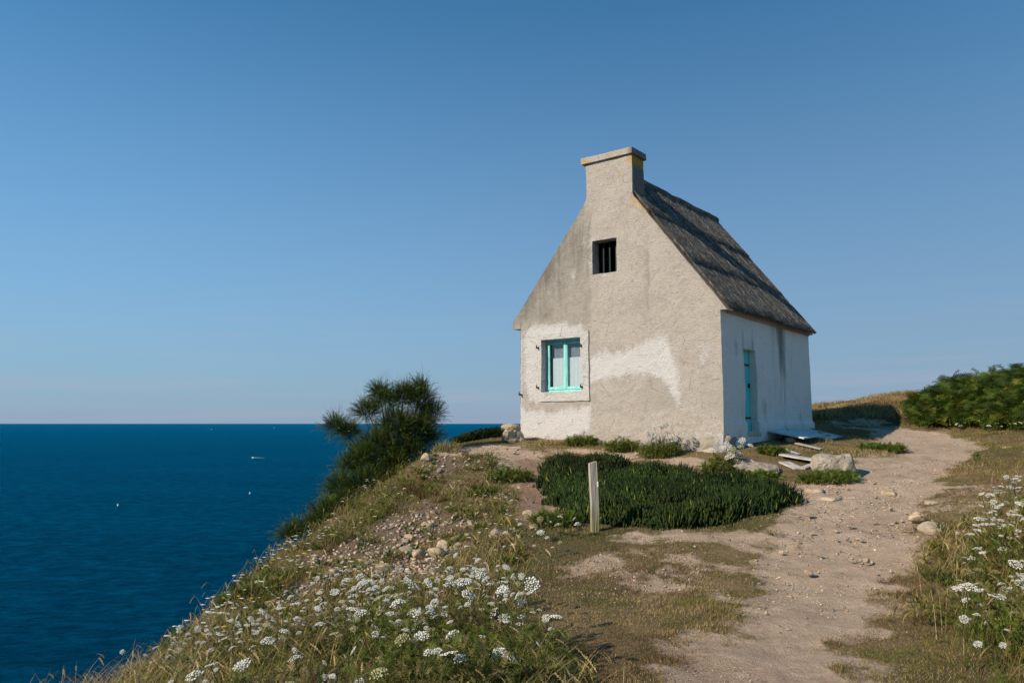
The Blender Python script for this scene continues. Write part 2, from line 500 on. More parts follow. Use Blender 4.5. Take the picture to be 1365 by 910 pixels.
# ================================================================== terrain
EDGE = [(-4.2, -40), (-4.1, 2), (-3.9, 5.5), (-3.5, 8), (-3.65, 10.3), (-3.55, 11.8), (-3.0, 13.6), (-2.1, 15.4), (-1.55, 16.8), (-1.45, 18.5), (-1.6, 21), (-.4, 24.5),
        (3.0, 27.6), (7, 29.5), (11, 33), (15, 34.5), (26, 35), (60, 37)]
CP = []
for px, py, Y in [(900, 910, 5.1), (1130, 910, 5.1), (1000, 850, 6.1), (1080, 800, 7.3), (1130, 720, 9.7), (1150, 660, 12.6), (1195, 615, 15.6), (1260, 585, 19), (1180, 572, 21.0),
                  (1095, 556, 23.0), (1155, 543, 23.8), (1120, 556, 27), (1180, 545, 28), (1100, 548, 30.5), (1160, 535, 31), (1215, 526, 31.5), (1200, 567, 22.0), (1365, 572, 18.5), (1300, 575, 20),
                  (1300, 625, 14.2), (1365, 640, 12.5), (1290, 700, 10), (1365, 712, 8.9), (1240, 760, 8.3), (1330, 800, 6.9), (1365, 905, 4.9), (1365, 522, 26), (1290, 540, 26),
                  (830, 704, 10.7), (950, 701, 10.9), (1062, 672, 12.0), (735, 606, 16.6), (850, 612, 16.0), (960, 640, 14.2), (1060, 648, 13.3),
                  (694, 584, 19.15), (830, 593, 17.5), (966, 605, 15.9), (1030, 590, 17.3), (1082, 570, 20.6), (1110, 600, 16.6), (1120, 640, 13.8),
                  (590, 597, 16.6), (640, 592, 18), (700, 640, 14.4), (690, 700, 11.2), (600, 682, 12.9), (560, 740, 10.9), (650, 792, 8.2), (500, 764, 10), (430, 748, 11.4),
                  (372, 782, 10.3), (760, 760, 8.8), (780, 850, 6.3), (600, 596, 19.5), (645, 585, 20.5)]:
    CP.append(at(px, py, Y))
CP += [np.array(p) for p in [(-3.0, 8, -.62), (-3.3, 5.4, -.55), (-2.2, 6.8, -.36), (-1.2, 5.2, -.16), (-2.0, 4.2, -.30), (-.5, 4.2, -.02), (0, 0, 0), (-3, 0, -.5), (3, 0, .02), (0, -10, -.1), (-3.5, -20, -.6), (6, 3, .5), (8, 8, .95), (10, -10, 1.0),
                             (25, 15, 3.0), (25, 33, 3.6), (40, 26, 4.5), (40, -20, 4), (15, -40, 1.5), (6, 25.5, 1.7), (3, 24, 1.5), (-1.3, 22, .7),
                             (2, 21.5, 1.35), (4.5, 19, 1.35)]]
CP = np.array(CP)
def _U(r2):
    return np.where(r2 > 1e-9, .5 * r2 * np.log(np.maximum(r2, 1e-9)), 0)
NCP = len(CP)
K = _U((CP[:, None, 0] - CP[None, :, 0]) ** 2 + (CP[:, None, 1] - CP[None, :, 1]) ** 2) + np.eye(NCP) * .25
Pm = np.c_[np.ones(NCP), CP[:, :2]]
A = np.zeros((NCP + 3, NCP + 3)); A[:NCP, :NCP] = K; A[:NCP, NCP:] = Pm; A[NCP:, :NCP] = Pm.T
SOL = np.linalg.solve(A, np.r_[CP[:, 2], 0, 0, 0])

def tps(x, y):
    s = x.shape; x = x.ravel(); y = y.ravel(); r = np.empty(len(x))
    for i in range(0, len(x), 40000):
        a = x[i:i + 40000]; b = y[i:i + 40000]
        u = _U((a[:, None] - CP[None, :, 0]) ** 2 + (b[:, None] - CP[None, :, 1]) ** 2)
        r[i:i + 40000] = u @ SOL[:NCP] + SOL[NCP] + SOL[NCP + 1] * a + SOL[NCP + 2] * b
    return r.reshape(s)

EPOLY = EDGE + [(60, -40)]
def edge_sd(x, y):
    d = None
    for i in range(len(EDGE) - 1):
        di, _ = seg_dist(x, y, EDGE[i], EDGE[i + 1])
        d = di if d is None else np.minimum(d, di)
    land = in_poly(np.clip(x, -200, 59.9), np.clip(y, -39.9, 200), EPOLY)
    return np.where(land, -d, d)            # positive on the sea side

def hraw(x, y):
    x = np.asarray(x, float); y = np.asarray(y, float)
    z = tps(np.clip(x, -6, 42), np.clip(y, -22, 38))
    z = z + .05 * fbm(x * .8, y * .8, None, 3, 3) + .022 * fbm(x * 3.1, y * 3.1, None, 3, 8)
    d = edge_sd(x, y)
    e = np.maximum(d + .35, 0)
    drop = .55 * e * sstep(0, 1.2, e) + 1.05 * np.maximum(e - .6, 0)
    z = z - drop + (np.minimum(d, 12) > 0) * np.minimum(np.maximum(d, 0), 12) * .09 * fbm(x * .5, y * .5, None, 4, 21)
    return np.maximum(z, -46)

def ground_z(x, y):
    return float(hraw(np.array([x]), np.array([y]))[0])

def ground_at(px, py, y0=3.2, y1=34):
    """where the sight line of a photo point meets the terrain"""
    d = ray(px, py)
    Y = np.linspace(y0, y1, 700)
    t = Y / d[1]
    zz = EYE + d[2] * t - hraw(d[0] * t, Y)
    k = np.where(zz < 0)[0]
    i = k[0] if len(k) else int(np.argmin(zz))
    if i > 0 and len(k):
        a = zz[i - 1] / (zz[i - 1] - zz[i]); yy = Y[i - 1] + a * (Y[i] - Y[i - 1])
    else:
        yy = Y[i]
    x = d[0] * yy / d[1]
    return np.array([x, yy, ground_z(x, yy)])

def gxy(px, py):
    return tuple(ground_at(px, py)[:2])

# ---- masks in plan
PATHS = []   # (a, ra, b, rb, strength)
def path_line(pts, s=1.0):
    w = [(gxy(px, py), r) for px, py, r in pts]
    for (a, ra), (b, rb) in zip(w[:-1], w[1:]):
        PATHS.append((a, ra, b, rb, s))
path_line([(1045, 908, .52), (1080, 810, .60), (1112, 740, .72), (1128, 690, .90), (1150, 655, .95), (1190, 622, .80), (1238, 597, .95), (1215, 578, .9)])
path_line([(1110, 740, .8), (1000, 720, .5), (930, 713, .4), (850, 712, .3)], .72)
path_line([(1050, 760, .5), (930, 760, .7), (870, 740, .5)], .62)
path_line([(1010, 810, .4), (900, 790, .55), (840, 745, .5), (790, 760, .3)], .56)
path_line([(1035, 908, .6), (960, 850, .4)], .75)
path_line([(715, 695, .22), (710, 650, .28), (702, 618, .35), (690, 602, .5), (640, 596, .55), (600, 600, .3)], 1.0)
path_line([(702, 606, .4), (760, 600, .3), (850, 606, .3), (930, 616, .25)], .8)
path_line([(1260, 700, .35), (1250, 660, .5), (1300, 650, .4)], .5)
path_line([(1215, 578, .9), (1160, 566, .9), (1125, 566, .7)], .5)
RED = [gxy(718, 700), gxy(712, 650), gxy(705, 615)]
RUB = [gxy(*p) for p in [(330, 818), (440, 728), (520, 688), (570, 672), (640, 680), (648, 725), (600, 765), (500, 785), (400, 800)]]
RUB2 = [gxy(*p) for p in [(560, 618), (600, 604), (625, 618), (600, 640), (570, 640)]]
ICE = [gxy(*p) for p in [(720, 648), (724, 628), (752, 619), (820, 622), (880, 633), (960, 648), (1015, 656), (1046, 661), (1056, 670), (1025, 684), (960, 697), (880, 703), (820, 700), (770, 690), (738, 672)]]

def path_mask(x, y):
    m = np.zeros_like(x)
    w = .16 * fbm(x * 1.7, y * 1.7, None, 4, 31)
    for a, ra, b, rb, s in PATHS:
        d, tt = seg_dist(x, y, a, b)
        r = ra + (rb - ra) * tt
        m = np.maximum(m, s * sstep(.45, -.35, (d - r) + w * 1.6))
    return m

ISLES = [(gxy(px, py), r) for px, py, r in [(985, 775, .42), (1000, 748, .30), (930, 800, .34), (960, 825, .28), (860, 742, .35), (1140, 866, .34), (1110, 884, .22), (1228, 800, .42), (1200, 780, .25),
                                            (1215, 832, .25), (1235, 655, .5), (1290, 690, .5), (1180, 690, .15), (1075, 735, .2), (900, 726, .25), (960, 735, .3)]]
def path_eff(x, y):
    """bare-earth mask with the ragged tufts that grow into it"""
    m = path_mask(x, y)
    for (c, r) in ISLES:
        d = np.hypot(x - c[0], (y - c[1]) * .62)
        m = m - .62 * sstep(r * 1.25, r * .2, d) * (.55 + .9 * noise(x * 4.5, y * 4.5, None, 55))
    core = sstep(.75, 1.0, m) * .25
    return np.clip(m + core + .42 * fbm(x * 2.6, y * 2.6, None, 4, 401) + .34 * fbm(x * 8, y * 8, None, 3, 403) * (m > .03), 0, 1)

def red_mask(x, y):
    m = np.zeros_like(x)
    for a, b in zip(RED[:-1], RED[1:]):
        d, _ = seg_dist(x, y, a, b)
        m = np.maximum(m, sstep(.5, .15, d + .15 * fbm(x * 3, y * 3, None, 2, 5)))
    return m

def rub_mask(x, y):
    return np.maximum(.9 * sstep(-.35, .35, poly_sd(x, y, RUB) - .28 + .9 * fbm(x * 1.5, y * 1.5, None, 3, 61)), .8 * sstep(-.2, .2, poly_sd(x, y, RUB2)))

def ice_sd(x, y):
    return poly_sd(x, y, ICE) + .16 * fbm(x * 2.2, y * 2.2, None, 4, 71) + .06 * fbm(x * 9, y * 9, None, 2, 73)

def axis(*spans):
    out = []
    for a, b, s in spans:
        out.append(np.arange(a, b, s))
    return np.unique(np.round(np.concatenate(out), 4))
xs = axis((-80, -12, 4), (-12, -5, .5), (-5, -3.8, .12), (-3.8, 8, .06), (8, 14, .14), (14, 30, .8), (30, 62.1, 4))
ys = axis((-60, -4, 4), (-4, 3, .4), (3, 13, .055), (13, 22, .08), (22, 32, .2), (32, 40, .8), (40, 101, 6))
GX, GY = np.meshgrid(xs, ys, indexing='ij')
GZ = hraw(GX, GY)
# flatten slightly below the cottage so that no soil enters it
VX = GX.ravel(); VY = GY.ravel(); VZ = GZ.ravel()
mp = path_eff(VX, VY); mr = rub_mask(VX, VY); md = red_mask(VX, VY)
mg = sstep(-.2, .5, fbm(VX * .45, VY * .45, None, 3, 91))
VZ = VZ - .03 * mp + .035 * mp * fbm(VX * 4, VY * 4, None, 4, 14)
ni, nj = len(xs), len(ys)
idx = np.arange(ni * nj).reshape(ni, nj)
Q = np.stack([idx[:-1, :-1], idx[1:, :-1], idx[1:, 1:], idx[:-1, 1:]], -1).reshape(-1, 4)
GV = np.c_[VX, VY, VZ]
qm = mp[Q].mean(1) > .55
def sub_mesh(name, faces):
    u, inv = np.unique(faces, return_inverse=True)
    return np_mesh(name, GV[u], inv.reshape(faces.shape), attrs={'path': mp[u], 'rubble': mr[u], 'red': md[u], 'green': mg[u]}, smooth=True)
go = link("ground", sub_mesh("ground", Q[~qm]), M['ground']); tag(go, "grassy clifftop headland sloping down to the sea", kind="structure")
po = link("path", sub_mesh("path", Q[qm]), M['ground']); tag(po, "bare stony dirt path leading past the cottage", kind="structure")

# sea
SEA = -38.0
bm = bmesh.new()
vs = [bm.verts.new(v) for v in ((-60000, -8000, 0), (60000, -8000, 0), (60000, 80000, 0), (-60000, 80000, 0))]
bm.faces.new(vs)
so = link("sea", bm_mesh("sea", bm), M['sea']); so.location.z = SEA
tag(so, "deep blue sea reaching to the horizon", kind="structure")

# ================================================================== the cottage
ZB = .75
RZ, EZL, EZR = 7.68, 4.13, 4.00
XL, XR, XM = -.24, 5.45, 2.64
SL = (RZ - EZL) / (XM - XL); SR = (RZ - EZR) / (XR - XM)
def roof_z(x):
    return np.where(x < XM, EZL + (x - XL) * SL, EZR + (XR - x) * SR)

cottage = empty("cottage", (HO[0], HO[1], 0), TH)
tag(cottage, "small weathered whitewashed stone cottage with steep dark corrugated roof and end chimney", "house")

def wdisp(x, y, z):
    """shared wobble of the old masonry (house space)"""
    dx = .022 * fbm(x * 1.3, y * 1.3, z * 1.3, 3, 101) + .006 * fbm(x * 9, y * 9, z * 9, 3, 111)
    dy = .022 * fbm(x * 1.3, y * 1.3, z * 1.3, 3, 121) + .006 * fbm(x * 9, y * 9, z * 9, 3, 131)
    dz = .006 * fbm(x * 6, y * 6, z * 6, 2, 141)
    return dx, dy, dz

def lines(a, b, step, marks):
    m = sorted(set([a, b] + list(marks)))
    out = []
    for p, q in zip(m[:-1], m[1:]):
        k = max(1, int(round((q - p) / step)))
        out += list(np.linspace(p, q, k + 1)[:-1])
    return np.array(out + [b])

def wall_bm(us, zs, keep, to3):
    bm = bmesh.new()
    grid = {}
    def gv(i, j):
        if (i, j) not in grid:
            grid[(i, j)] = bm.verts.new(to3(us[i], zs[j]))
        return grid[(i, j)]
    for i in range(len(us) - 1):
        for j in range(len(zs) - 1):
            uc = (us[i] + us[i + 1]) / 2; zc = (zs[j] + zs[j + 1]) / 2
            if keep(uc, zc):
                bm.faces.new((gv(i, j), gv(i + 1, j), gv(i + 1, j + 1), gv(i, j + 1)))
    return bm

# ---- seaward gable
WIN = (.65, 1.81, 2.405, 3.685)
ATT = (2.14, 2.80, 5.15, 5.95)
us = lines(XL, XR, .03, [0, W, WIN[0], WIN[1], ATT[0], ATT[1]])
zs = lines(ZB, 7.7, .03, [WIN[2], WIN[3], ATT[2], ATT[3], 4.02, 6.85])
def keepf(u, z):
    if WIN[0] < u < WIN[1] and WIN[2] < z < WIN[3]: return False
    if ATT[0] < u < ATT[1] and ATT[2] < z < ATT[3]: return False
    if (u < 0 or u > W) and z < 4.02: return False
    if z > 6.85: return False
    if z > 3.8 and z > roof_z(np.array(u)) + .25: return False
    return True
bm = wall_bm(us, zs, keepf, lambda u, z: (u, 0, z))
for nx, px_, pz in ((-SL, XL, EZL + .085), (SR, XR, EZR)):
    g = bm.verts[:] + bm.edges[:] + bm.faces[:]
    bmesh.ops.bisect_plane(bm, geom=g, plane_co=(px_, 0, pz), plane_no=Vector((nx, 0, 1)).normalized(), clear_outer=True)
be = [e for e in bm.edges if e.is_boundary and not (all(abs(v.co.x) < 1e-4 or abs(v.co.x - W) < 1e-4 for v in e.verts) and max(v.co.z for v in e.verts) < 4.021) and max(v.co.z for v in e.verts) > ZB + .01]
r = bmesh.ops.extrude_edge_only(bm, edges=be)
for v in [g for g in r['geom'] if isinstance(g, bmesh.types.BMVert)]:
    v.co.y = .30
bmesh.ops.recalc_face_normals(bm, faces=bm.faces)
co = np.array([v.co for v in bm.verts])
dx, dy, dz = wdisp(*co.T)
foot = sstep(1.75, 1.15, co[:, 2])
rough = .02 * fbm(co[:, 0] * 5, co[:, 1] * 5, co[:, 2] * 5, 3, 155)
dy2 = dy - .05 * foot * sstep(2.2, 5, co[:, 0]) + foot * rough
# ragged attic opening edge
for v, a, b, c in zip(bm.verts, dx, dy2, dz):
    v.co += Vector((a, b, c))
white_polys = [[(2.0, 3.29), (2.92, 3.33), (3.69, 3.51), (4.05, 3.57), (4.28, 3.17), (4.35, 2.68), (4.42, 2.11), (4.28, 1.96), (4.08, 2.36), (3.85, 2.62), (3.58, 2.66), (3.2, 2.72), (2.81, 2.65), (2.32, 2.62), (2.0, 2.56)],
               [(-.1, 2.1), (.49, 2.0), (1.15, 1.94), (2.06, 2.07), (2.12, 1.55), (1.68, 1.33), (.82, 1.2), (-.1, 1.2)],
               [(.12, 3.97), (.43, 4.10), (.8, 4.02), (1.17, 4.10), (1.82, 4.0), (2.06, 3.74), (2.11, 2.3), (1.9, 2.12), (.3, 2.12), (.06, 2.6), (.05, 3.4)]]
u_ = co[:, 0] + .10 * fbm(co[:, 0] * 3, co[:, 2] * 3, None, 3, 161); z_ = co[:, 2] + .12 * fbm(co[:, 0] * 6, co[:, 2] * 2.5, None, 3, 171)
wm = np.zeros(len(co))
for k, pl in enumerate(white_polys):
    wm = np.maximum(wm, sstep(-.16, .16, poly_sd(u_, z_, pl)) * (.86, .88, .80)[k])
wm = np.maximum(wm, .75 * sstep(.14, .0, co[:, 0]) * sstep(4.0, 3.7, co[:, 2]))
wm = np.maximum(wm, .70 * sstep(1.62, 1.35, z_) * sstep(4.0, 5.0, co[:, 0]))
for (ax, az, rr) in ((2.15, 5.9, .12), (2.12, 5.4, .10), (2.5, 5.10, .06), (2.85, 5.2, .07), (2.45, 6.02, .07), (1.95, 6.0, .1), (1.6, 5.2, .12), (4.9, 3.1, .18)):
    wm = np.maximum(wm, .55 * sstep(rr * 1.6, rr * .3, np.hypot(u_ - ax, (z_ - az) * .6)))
gm = sstep(2.22, 1.98, co[:, 0] + .10 * fbm(co[:, 2] * 3, co[:, 0] * 3, None, 3, 7)) * sstep(3.85, 4.1, z_)
gm = np.maximum(gm, .42 * sstep(2.2, 2.02, co[:, 0] + .08 * fbm(co[:, 2] * 3, co[:, 0] * 3, None, 3, 7))) * sstep(7.0, 6.5, co[:, 2] - .3 * (co[:, 0] < 1.8))
dm = gm * sstep(3.9, 4.35, z_) * (.58 + .5 * fbm(co[:, 0] * 1.2, co[:, 2] * .7, None, 3, 181) + .25 * sstep(1.4, .2, co[:, 0]))
dm = np.maximum(dm, .5 * sstep(.0, .9, fbm(co[:, 0] * 2.5, co[:, 2] * .5, None, 3, 191)) * sstep(6.8, 4.5, co[:, 2]) * sstep(3.4, 4.6, co[:, 2]) * sstep(3.6, 4.6, co[:, 0]))
dm = np.maximum(dm, .62 * sstep(1.75, 1.15, z_) * sstep(1.5, 4.5, co[:, 0]))
dm = np.maximum(dm, .55 * sstep(-.05, .6, fbm(co[:, 0] * 4.5, co[:, 2] * .8, None, 3, 195)) * sstep(3.3, 4.4, co[:, 2]) * sstep(6.6, 5.2, co[:, 2]) * sstep(3.0, 3.6, co[:, 0]))
gm = np.maximum(gm, .55 * sstep(.05, .5, fbm(co[:, 0] * 1.1, co[:, 2] * .9, None, 4, 197)))
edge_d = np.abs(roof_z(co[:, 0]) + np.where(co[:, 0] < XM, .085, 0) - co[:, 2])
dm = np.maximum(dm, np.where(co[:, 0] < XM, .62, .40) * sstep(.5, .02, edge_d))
lm = sstep(.35, .05, edge_d) * sstep(XM, 3.2, co[:, 0]) * sstep(6.1, 6.7, co[:, 2]) * .45
lm = np.maximum(lm, .9 * sstep(.09, .03, np.hypot(co[:, 0] - 2.95, co[:, 2] - 7.38)))
me = bm_mesh("gable_wall", bm)
for k, v in (('white', wm), ('grey', gm), ('dark', dm), ('lichen', lm)):
    a = me.attributes.new(k, 'FLOAT', 'POINT'); a.data.foreach_set("value", v.astype(np.float32))
gw = link("gable_wall", me, M['plaster'], cottage); gw["label"] = "sunlit gable of beige roughcast with flaking white patches"

# ---- landward side wall (white) and the two hidden walls
DOOR = (1.19, 1.92, 1.47, 3.30)
EAVE = 4.16
us = lines(0, LN, .035, [DOOR[0], DOOR[1]])
zs = lines(ZB, EAVE, .035, [DOOR[2], DOOR[3], 1.7])
bm = wall_bm(us, zs, lambda u, z: not (DOOR[0] < u < DOOR[1] and DOOR[2] < z < DOOR[3]), lambda u, z: (W, u, z))
be = [e for e in bm.edges if e.is_boundary and all(DOOR[0] - .01 < v.co.y < DOOR[1] + .01 and DOOR[2] - .01 < v.co.z < DOOR[3] + .01 for v in e.verts)]
r = bmesh.ops.extrude_edge_only(bm, edges=be)
for v in [g for g in r['geom'] if isinstance(g, bmesh.types.BMVert)]:
    v.co.x = W - .19
bmesh.ops.recalc_face_normals(bm, faces=bm.faces)
co = np.array([v.co for v in bm.verts])
dx, dy, dz = wdisp(*co.T)
ss = np.clip(co[:, 1] / .3, 0, 1)
dx = dx + .055 * sstep(1.72, 1.64, co[:, 2]) * ss + .02 * sstep(.4, .0, np.abs(co[:, 2] - 2.5) / 3) * ss + .012 * sstep(5.2, 5.95, co[:, 1]) * sstep(2.2, 1.6, co[:, 2])
for v, a, b, c in zip(bm.verts, dx, dy - .05 * sstep(1.75, 1.15, co[:, 2]) * (1 - ss), dz):
    v.co += Vector((a, b, c))
st = co[:, 1] + .05 * fbm(co[:, 2] * 2, co[:, 1], None, 2, 201)
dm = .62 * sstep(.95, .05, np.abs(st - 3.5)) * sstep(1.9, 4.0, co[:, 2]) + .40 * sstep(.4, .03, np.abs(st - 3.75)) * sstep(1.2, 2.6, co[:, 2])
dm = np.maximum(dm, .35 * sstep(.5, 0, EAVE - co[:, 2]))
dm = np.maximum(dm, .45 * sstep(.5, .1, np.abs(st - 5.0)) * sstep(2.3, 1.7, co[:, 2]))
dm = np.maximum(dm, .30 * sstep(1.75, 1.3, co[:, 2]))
dm = np.maximum(dm, .42 * sstep(.0, .6, fbm(co[:, 1] * 1.6, co[:, 2] * 1.2, None, 4, 211)))
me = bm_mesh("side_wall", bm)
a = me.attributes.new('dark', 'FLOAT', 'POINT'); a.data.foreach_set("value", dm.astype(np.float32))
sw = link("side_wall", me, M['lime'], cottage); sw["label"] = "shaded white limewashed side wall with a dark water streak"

us = lines(0, LN, .2, []); zs = lines(ZB, EAVE, .2, [])
bm = wall_bm(us, zs, lambda u, z: True, lambda u, z: (0, u, z))
link("side_wall", bm_mesh("side_wall", bm), M['lime'], cottage)
us = lines(XL, XR, .2, [0, W]); zs = lines(ZB, 7.7, .2, [4.02])
bm = wall_bm(us, zs, lambda u, z: not ((u < 0 or u > W) and z < 4.02), lambda u, z: (u, LN, z))
for nx, px_, pz in ((-SL, XL, EZL - .02), (SR, XR, EZR - .02)):
    g = bm.verts[:] + bm.edges[:] + bm.faces[:]
    bmesh.ops.bisect_plane(bm, geom=g, plane_co=(px_, 0, pz), plane_no=Vector((nx, 0, 1)).normalized(), clear_outer=True)
link("gable_wall", bm_mesh("gable_wall", bm), M['lime'], cottage)
# loft and ground floors close the inside
link("loft_floor", box_mesh("loft_floor", .35, W - .3, .35, LN - .05, 4.25, 4.33), M['grey_board'], cottage)

# ---- roof: corrugated sheets, three courses each side
roof = link("roof", None, None, cottage)
def sheet_mesh(name, w, l, pitch=.15, amp=.030, th=.010):
    nc = int(round(w / pitch)) * 6
    xs_ = np.linspace(0, w, nc + 1); ys_ = np.linspace(0, -l, 6)
    X, Y = np.meshgrid(xs_, ys_, indexing='ij')
    Z = amp * np.cos(2 * math.pi * X / pitch)
    top = np.c_[X.ravel(), Y.ravel(), Z.ravel() + th]; bot = np.c_[X.ravel(), Y.ravel(), Z.ravel()]
    a, b = X.shape
    id_ = np.arange(a * b).reshape(a, b)
    q = np.stack([id_[:-1, :-1], id_[:-1, 1:], id_[1:, 1:], id_[1:, :-1]], -1).reshape(-1, 4)
    F = [q[:, ::-1], q + a * b]
    for e in (id_[:, 0], id_[:, -1], id_[0, :], id_[-1, :]):
        F.append(np.stack([e[:-1], e[1:], e[1:] + a * b, e[:-1] + a * b], -1))
    return np_mesh(name, np.r_[top, bot], [np.concatenate(F)], smooth=False)
NCOL = 6
RL = 5.80
sw_w = RL / NCOL
for side in (1, -1):
    if side == 1:
        dxr, dzr = XR - XM - .02, RZ - (EZR + .02 * SR)
    else:
        dxr, dzr = XM - XL - .03, RZ - (EZL + .03 * SL)
    slen = math.hypot(dxr, dzr)
    rowl = slen / 3
    nwav = int(round((sw_w + .10) / .15))
    sm = sheet_mesh("roof_sheet", nwav * .15, rowl + .13)
    ang = math.atan2(dzr, dxr)
    down = Vector((side * math.cos(ang), 0, -math.sin(ang)))
    along = Vector((0, 1, 0))
    nrm = Vector((side * math.sin(ang), 0, math.cos(ang)))
    for rI in range(3):
        for cI in range(NCOL):
            o = link("roof_sheet", sm, M['roof'], roof)
            lift = .030 + .020 * (2 - rI) * 0 + random.uniform(0, .006)
            base = Vector((XM, .05 if side == 1 else .30, RZ)) + along * (cI * sw_w) + down * (rI * rowl - (.13 if rI == 2 else 0)) + nrm * lift
            tilt = .014 + random.uniform(-.004, .006)
            jd = down * random.uniform(-.02, .03)
            # local x = along ridge, local -y = down slope, local z = normal
            ydir = (-down + nrm * (-tilt)).normalized()
            zdir = along.cross(ydir).normalized()
            if zdir.dot(nrm) < 0:
                zdir = -zdir
            mtx = Matrix((along, ydir, zdir)).transposed().to_4x4()
            # lower courses start tucked under the course above
            mtx.translation = base + jd + nrm * (.004 * cI % .012)
            o.matrix_local = mtx
# ridge
ys_ = np.linspace(.42, RL + .28, 70); aa = np.linspace(-.35, math.pi + .35, 11)
Yg, Ag = np.meshgrid(ys_, aa, indexing='ij')
rr_ = .135 + .022 * fbm(Yg * 2.5, Ag * 1.2, None, 3, 301)
Vr = np.c_[(XM + np.cos(Ag) * rr_ * 1.15).ravel(), Yg.ravel(), (RZ - .03 + np.sin(Ag) * rr_ * .95 + .02 * noise(Yg * 1.3, Yg * 0, None, 5)).ravel()]
id_ = np.arange(Vr.shape[0]).reshape(Yg.shape)
q = np.stack([id_[:-1, :-1], id_[1:, :-1], id_[1:, 1:], id_[:-1, 1:]], -1).reshape(-1, 4)
caps = [id_[0, :][None, :], id_[-1, ::-1][None, :]]
link("ridge_cap", np_mesh("ridge_cap", Vr, [q] + caps, smooth=True), M['ridge'], roof)
# eave fascia hidden below the sheets
link("eave_board", box_mesh("eave_board", W - .05, W + .035, .32, LN - .02, 3.99, 4.10), M['grey_board'], roof)

# ---- chimney
chim = empty("chimney"); chim.parent = cottage
bm = bmesh.new()
prof = [(1.90, 6.85), (1.975, 6.97), (2.005, 7.08), (2.0, 7.4), (1.975, 7.86), (3.225, 7.86), (3.235, 7.4), (3.245, 7.05), (3.255, 6.93), (3.274, 6.85)]
f0 = [bm.verts.new((x, 0, z)) for x, z in prof]
f1 = [bm.verts.new((x, .58, z)) for x, z in prof]
bm.faces.new(f0[::-1]); bm.faces.new(f1)
for i in range(len(prof)):
    j = (i + 1) % len(prof)
    bm.faces.new((f0[i], f0[j], f1[j], f1[i]))
bmesh.ops.recalc_face_normals(bm, faces=bm.faces)
bmesh.ops.triangulate(bm, faces=bm.faces[:])
for _ in range(4):
    es = [e for e in bm.edges if e.calc_length() > .09]
    if es: bmesh.ops.subdivide_edges(bm, edges=es, cuts=1)
    bmesh.ops.triangulate(bm, faces=[f for f in bm.faces if len(f.verts) > 4])
co = np.array([v.co for v in bm.verts])
dx, dy, dz = wdisp(*co.T)
for v, a, b, c in zip(bm.verts, dx, dy, dz):
    v.co += Vector((a, b, c))
me = bm_mesh("stack", bm)
z0 = np.zeros(len(co))
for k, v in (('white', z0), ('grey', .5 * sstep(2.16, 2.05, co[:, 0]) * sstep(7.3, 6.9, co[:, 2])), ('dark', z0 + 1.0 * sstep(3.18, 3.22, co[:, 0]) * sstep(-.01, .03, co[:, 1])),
             ('lichen', np.maximum(sstep(.13, .03, np.hypot(co[:, 0] - 3.22, (co[:, 2] - 7.75) * .7)), .9 * sstep(.07, .02, np.hypot(co[:, 0] - 2.95, co[:, 2] - 7.38))))):
    a = me.attributes.new(k, 'FLOAT', 'POINT'); a.data.foreach_set("value", v.astype(np.float32))
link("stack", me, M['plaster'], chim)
me = box_mesh("cap", 1.89, 3.285, -.07, .64, 7.862, 8.01, .012, 6, .016, 5)
n_ = len(me.vertices); cc = np.empty(n_ * 3, np.float32); me.vertices.foreach_get("co", cc); cc = cc.reshape(-1, 3)
li = sstep(.35, .7, fbm(cc[:, 0] * 3.5, cc[:, 1] * 3, cc[:, 2] * 3, 3, 77) + .60 * sstep(2.6, 1.9, cc[:, 0]) + .10)
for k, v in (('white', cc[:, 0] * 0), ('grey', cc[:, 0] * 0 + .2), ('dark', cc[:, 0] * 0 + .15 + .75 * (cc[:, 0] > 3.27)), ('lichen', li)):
    a = me.attributes.new(k, 'FLOAT', 'POINT'); a.data.foreach_set("value", v.astype(np.float32))
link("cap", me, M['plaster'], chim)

# ---- window
win = empty("window"); win.parent = cottage
win["label"] = "turquoise two-leaf casement window with white lace curtain"
x0, x1, z0_, z1_ = WIN
def frame_bm(bm, x0, x1, z0, z1, w, y0, y1, wb=None):
    wb = wb or w
    bm_box(bm, x0, x0 + w, y0, y1, z0, z1); bm_box(bm, x1 - w, x1, y0, y1, z0, z1)
    bm_box(bm, x0 + w + .0005, x1 - w - .0005, y0, y1, z1 - w, z1); bm_box(bm, x0 + w + .0005, x1 - w - .0005, y0, y1, z0, z0 + wb)
# raised surround
us = lines(.50, 2.03, .04, [x0, x1]); zs = lines(2.175, 3.83, .04, [z0_, z1_])
bm = wall_bm(us, zs, lambda u, z: not (x0 < u < x1 and z0_ < z < z1_), lambda u, z: (u, -.035, z))
r = bmesh.ops.extrude_edge_only(bm, edges=[e for e in bm.edges if e.is_boundary])
for v in [g for g in r['geom'] if isinstance(g, bmesh.types.BMVert)]: v.co.y = .02
bmesh.ops.recalc_face_normals(bm, faces=bm.faces)
co = np.array([v.co for v in bm.verts]); dx, dy, dz = wdisp(*co.T)
lft = sstep(.8, .5, co[:, 0]) * .03
for v, a, b, c in zip(bm.verts, dx, dy + lft, dz): v.co += Vector((a, b, c))
me = bm_mesh("surround", bm); kk = np.zeros(len(co))
for k, v in (('white', kk + .72), ('grey', kk + .1), ('dark', kk + .06), ('lichen', kk)):
    a = me.attributes.new(k, 'FLOAT', 'POINT'); a.data.foreach_set("value", v.astype(np.float32))
link("surround", me, M['plaster'], win)
bm = bmesh.new(); frame_bm(bm, x0 - .03, x1 + .03, z0_ - .03, z1_ + .03, .085, .20, .27)
bmesh.ops.bevel(bm, geom=bm.edges[:], offset=.004, segments=1, affect='EDGES')
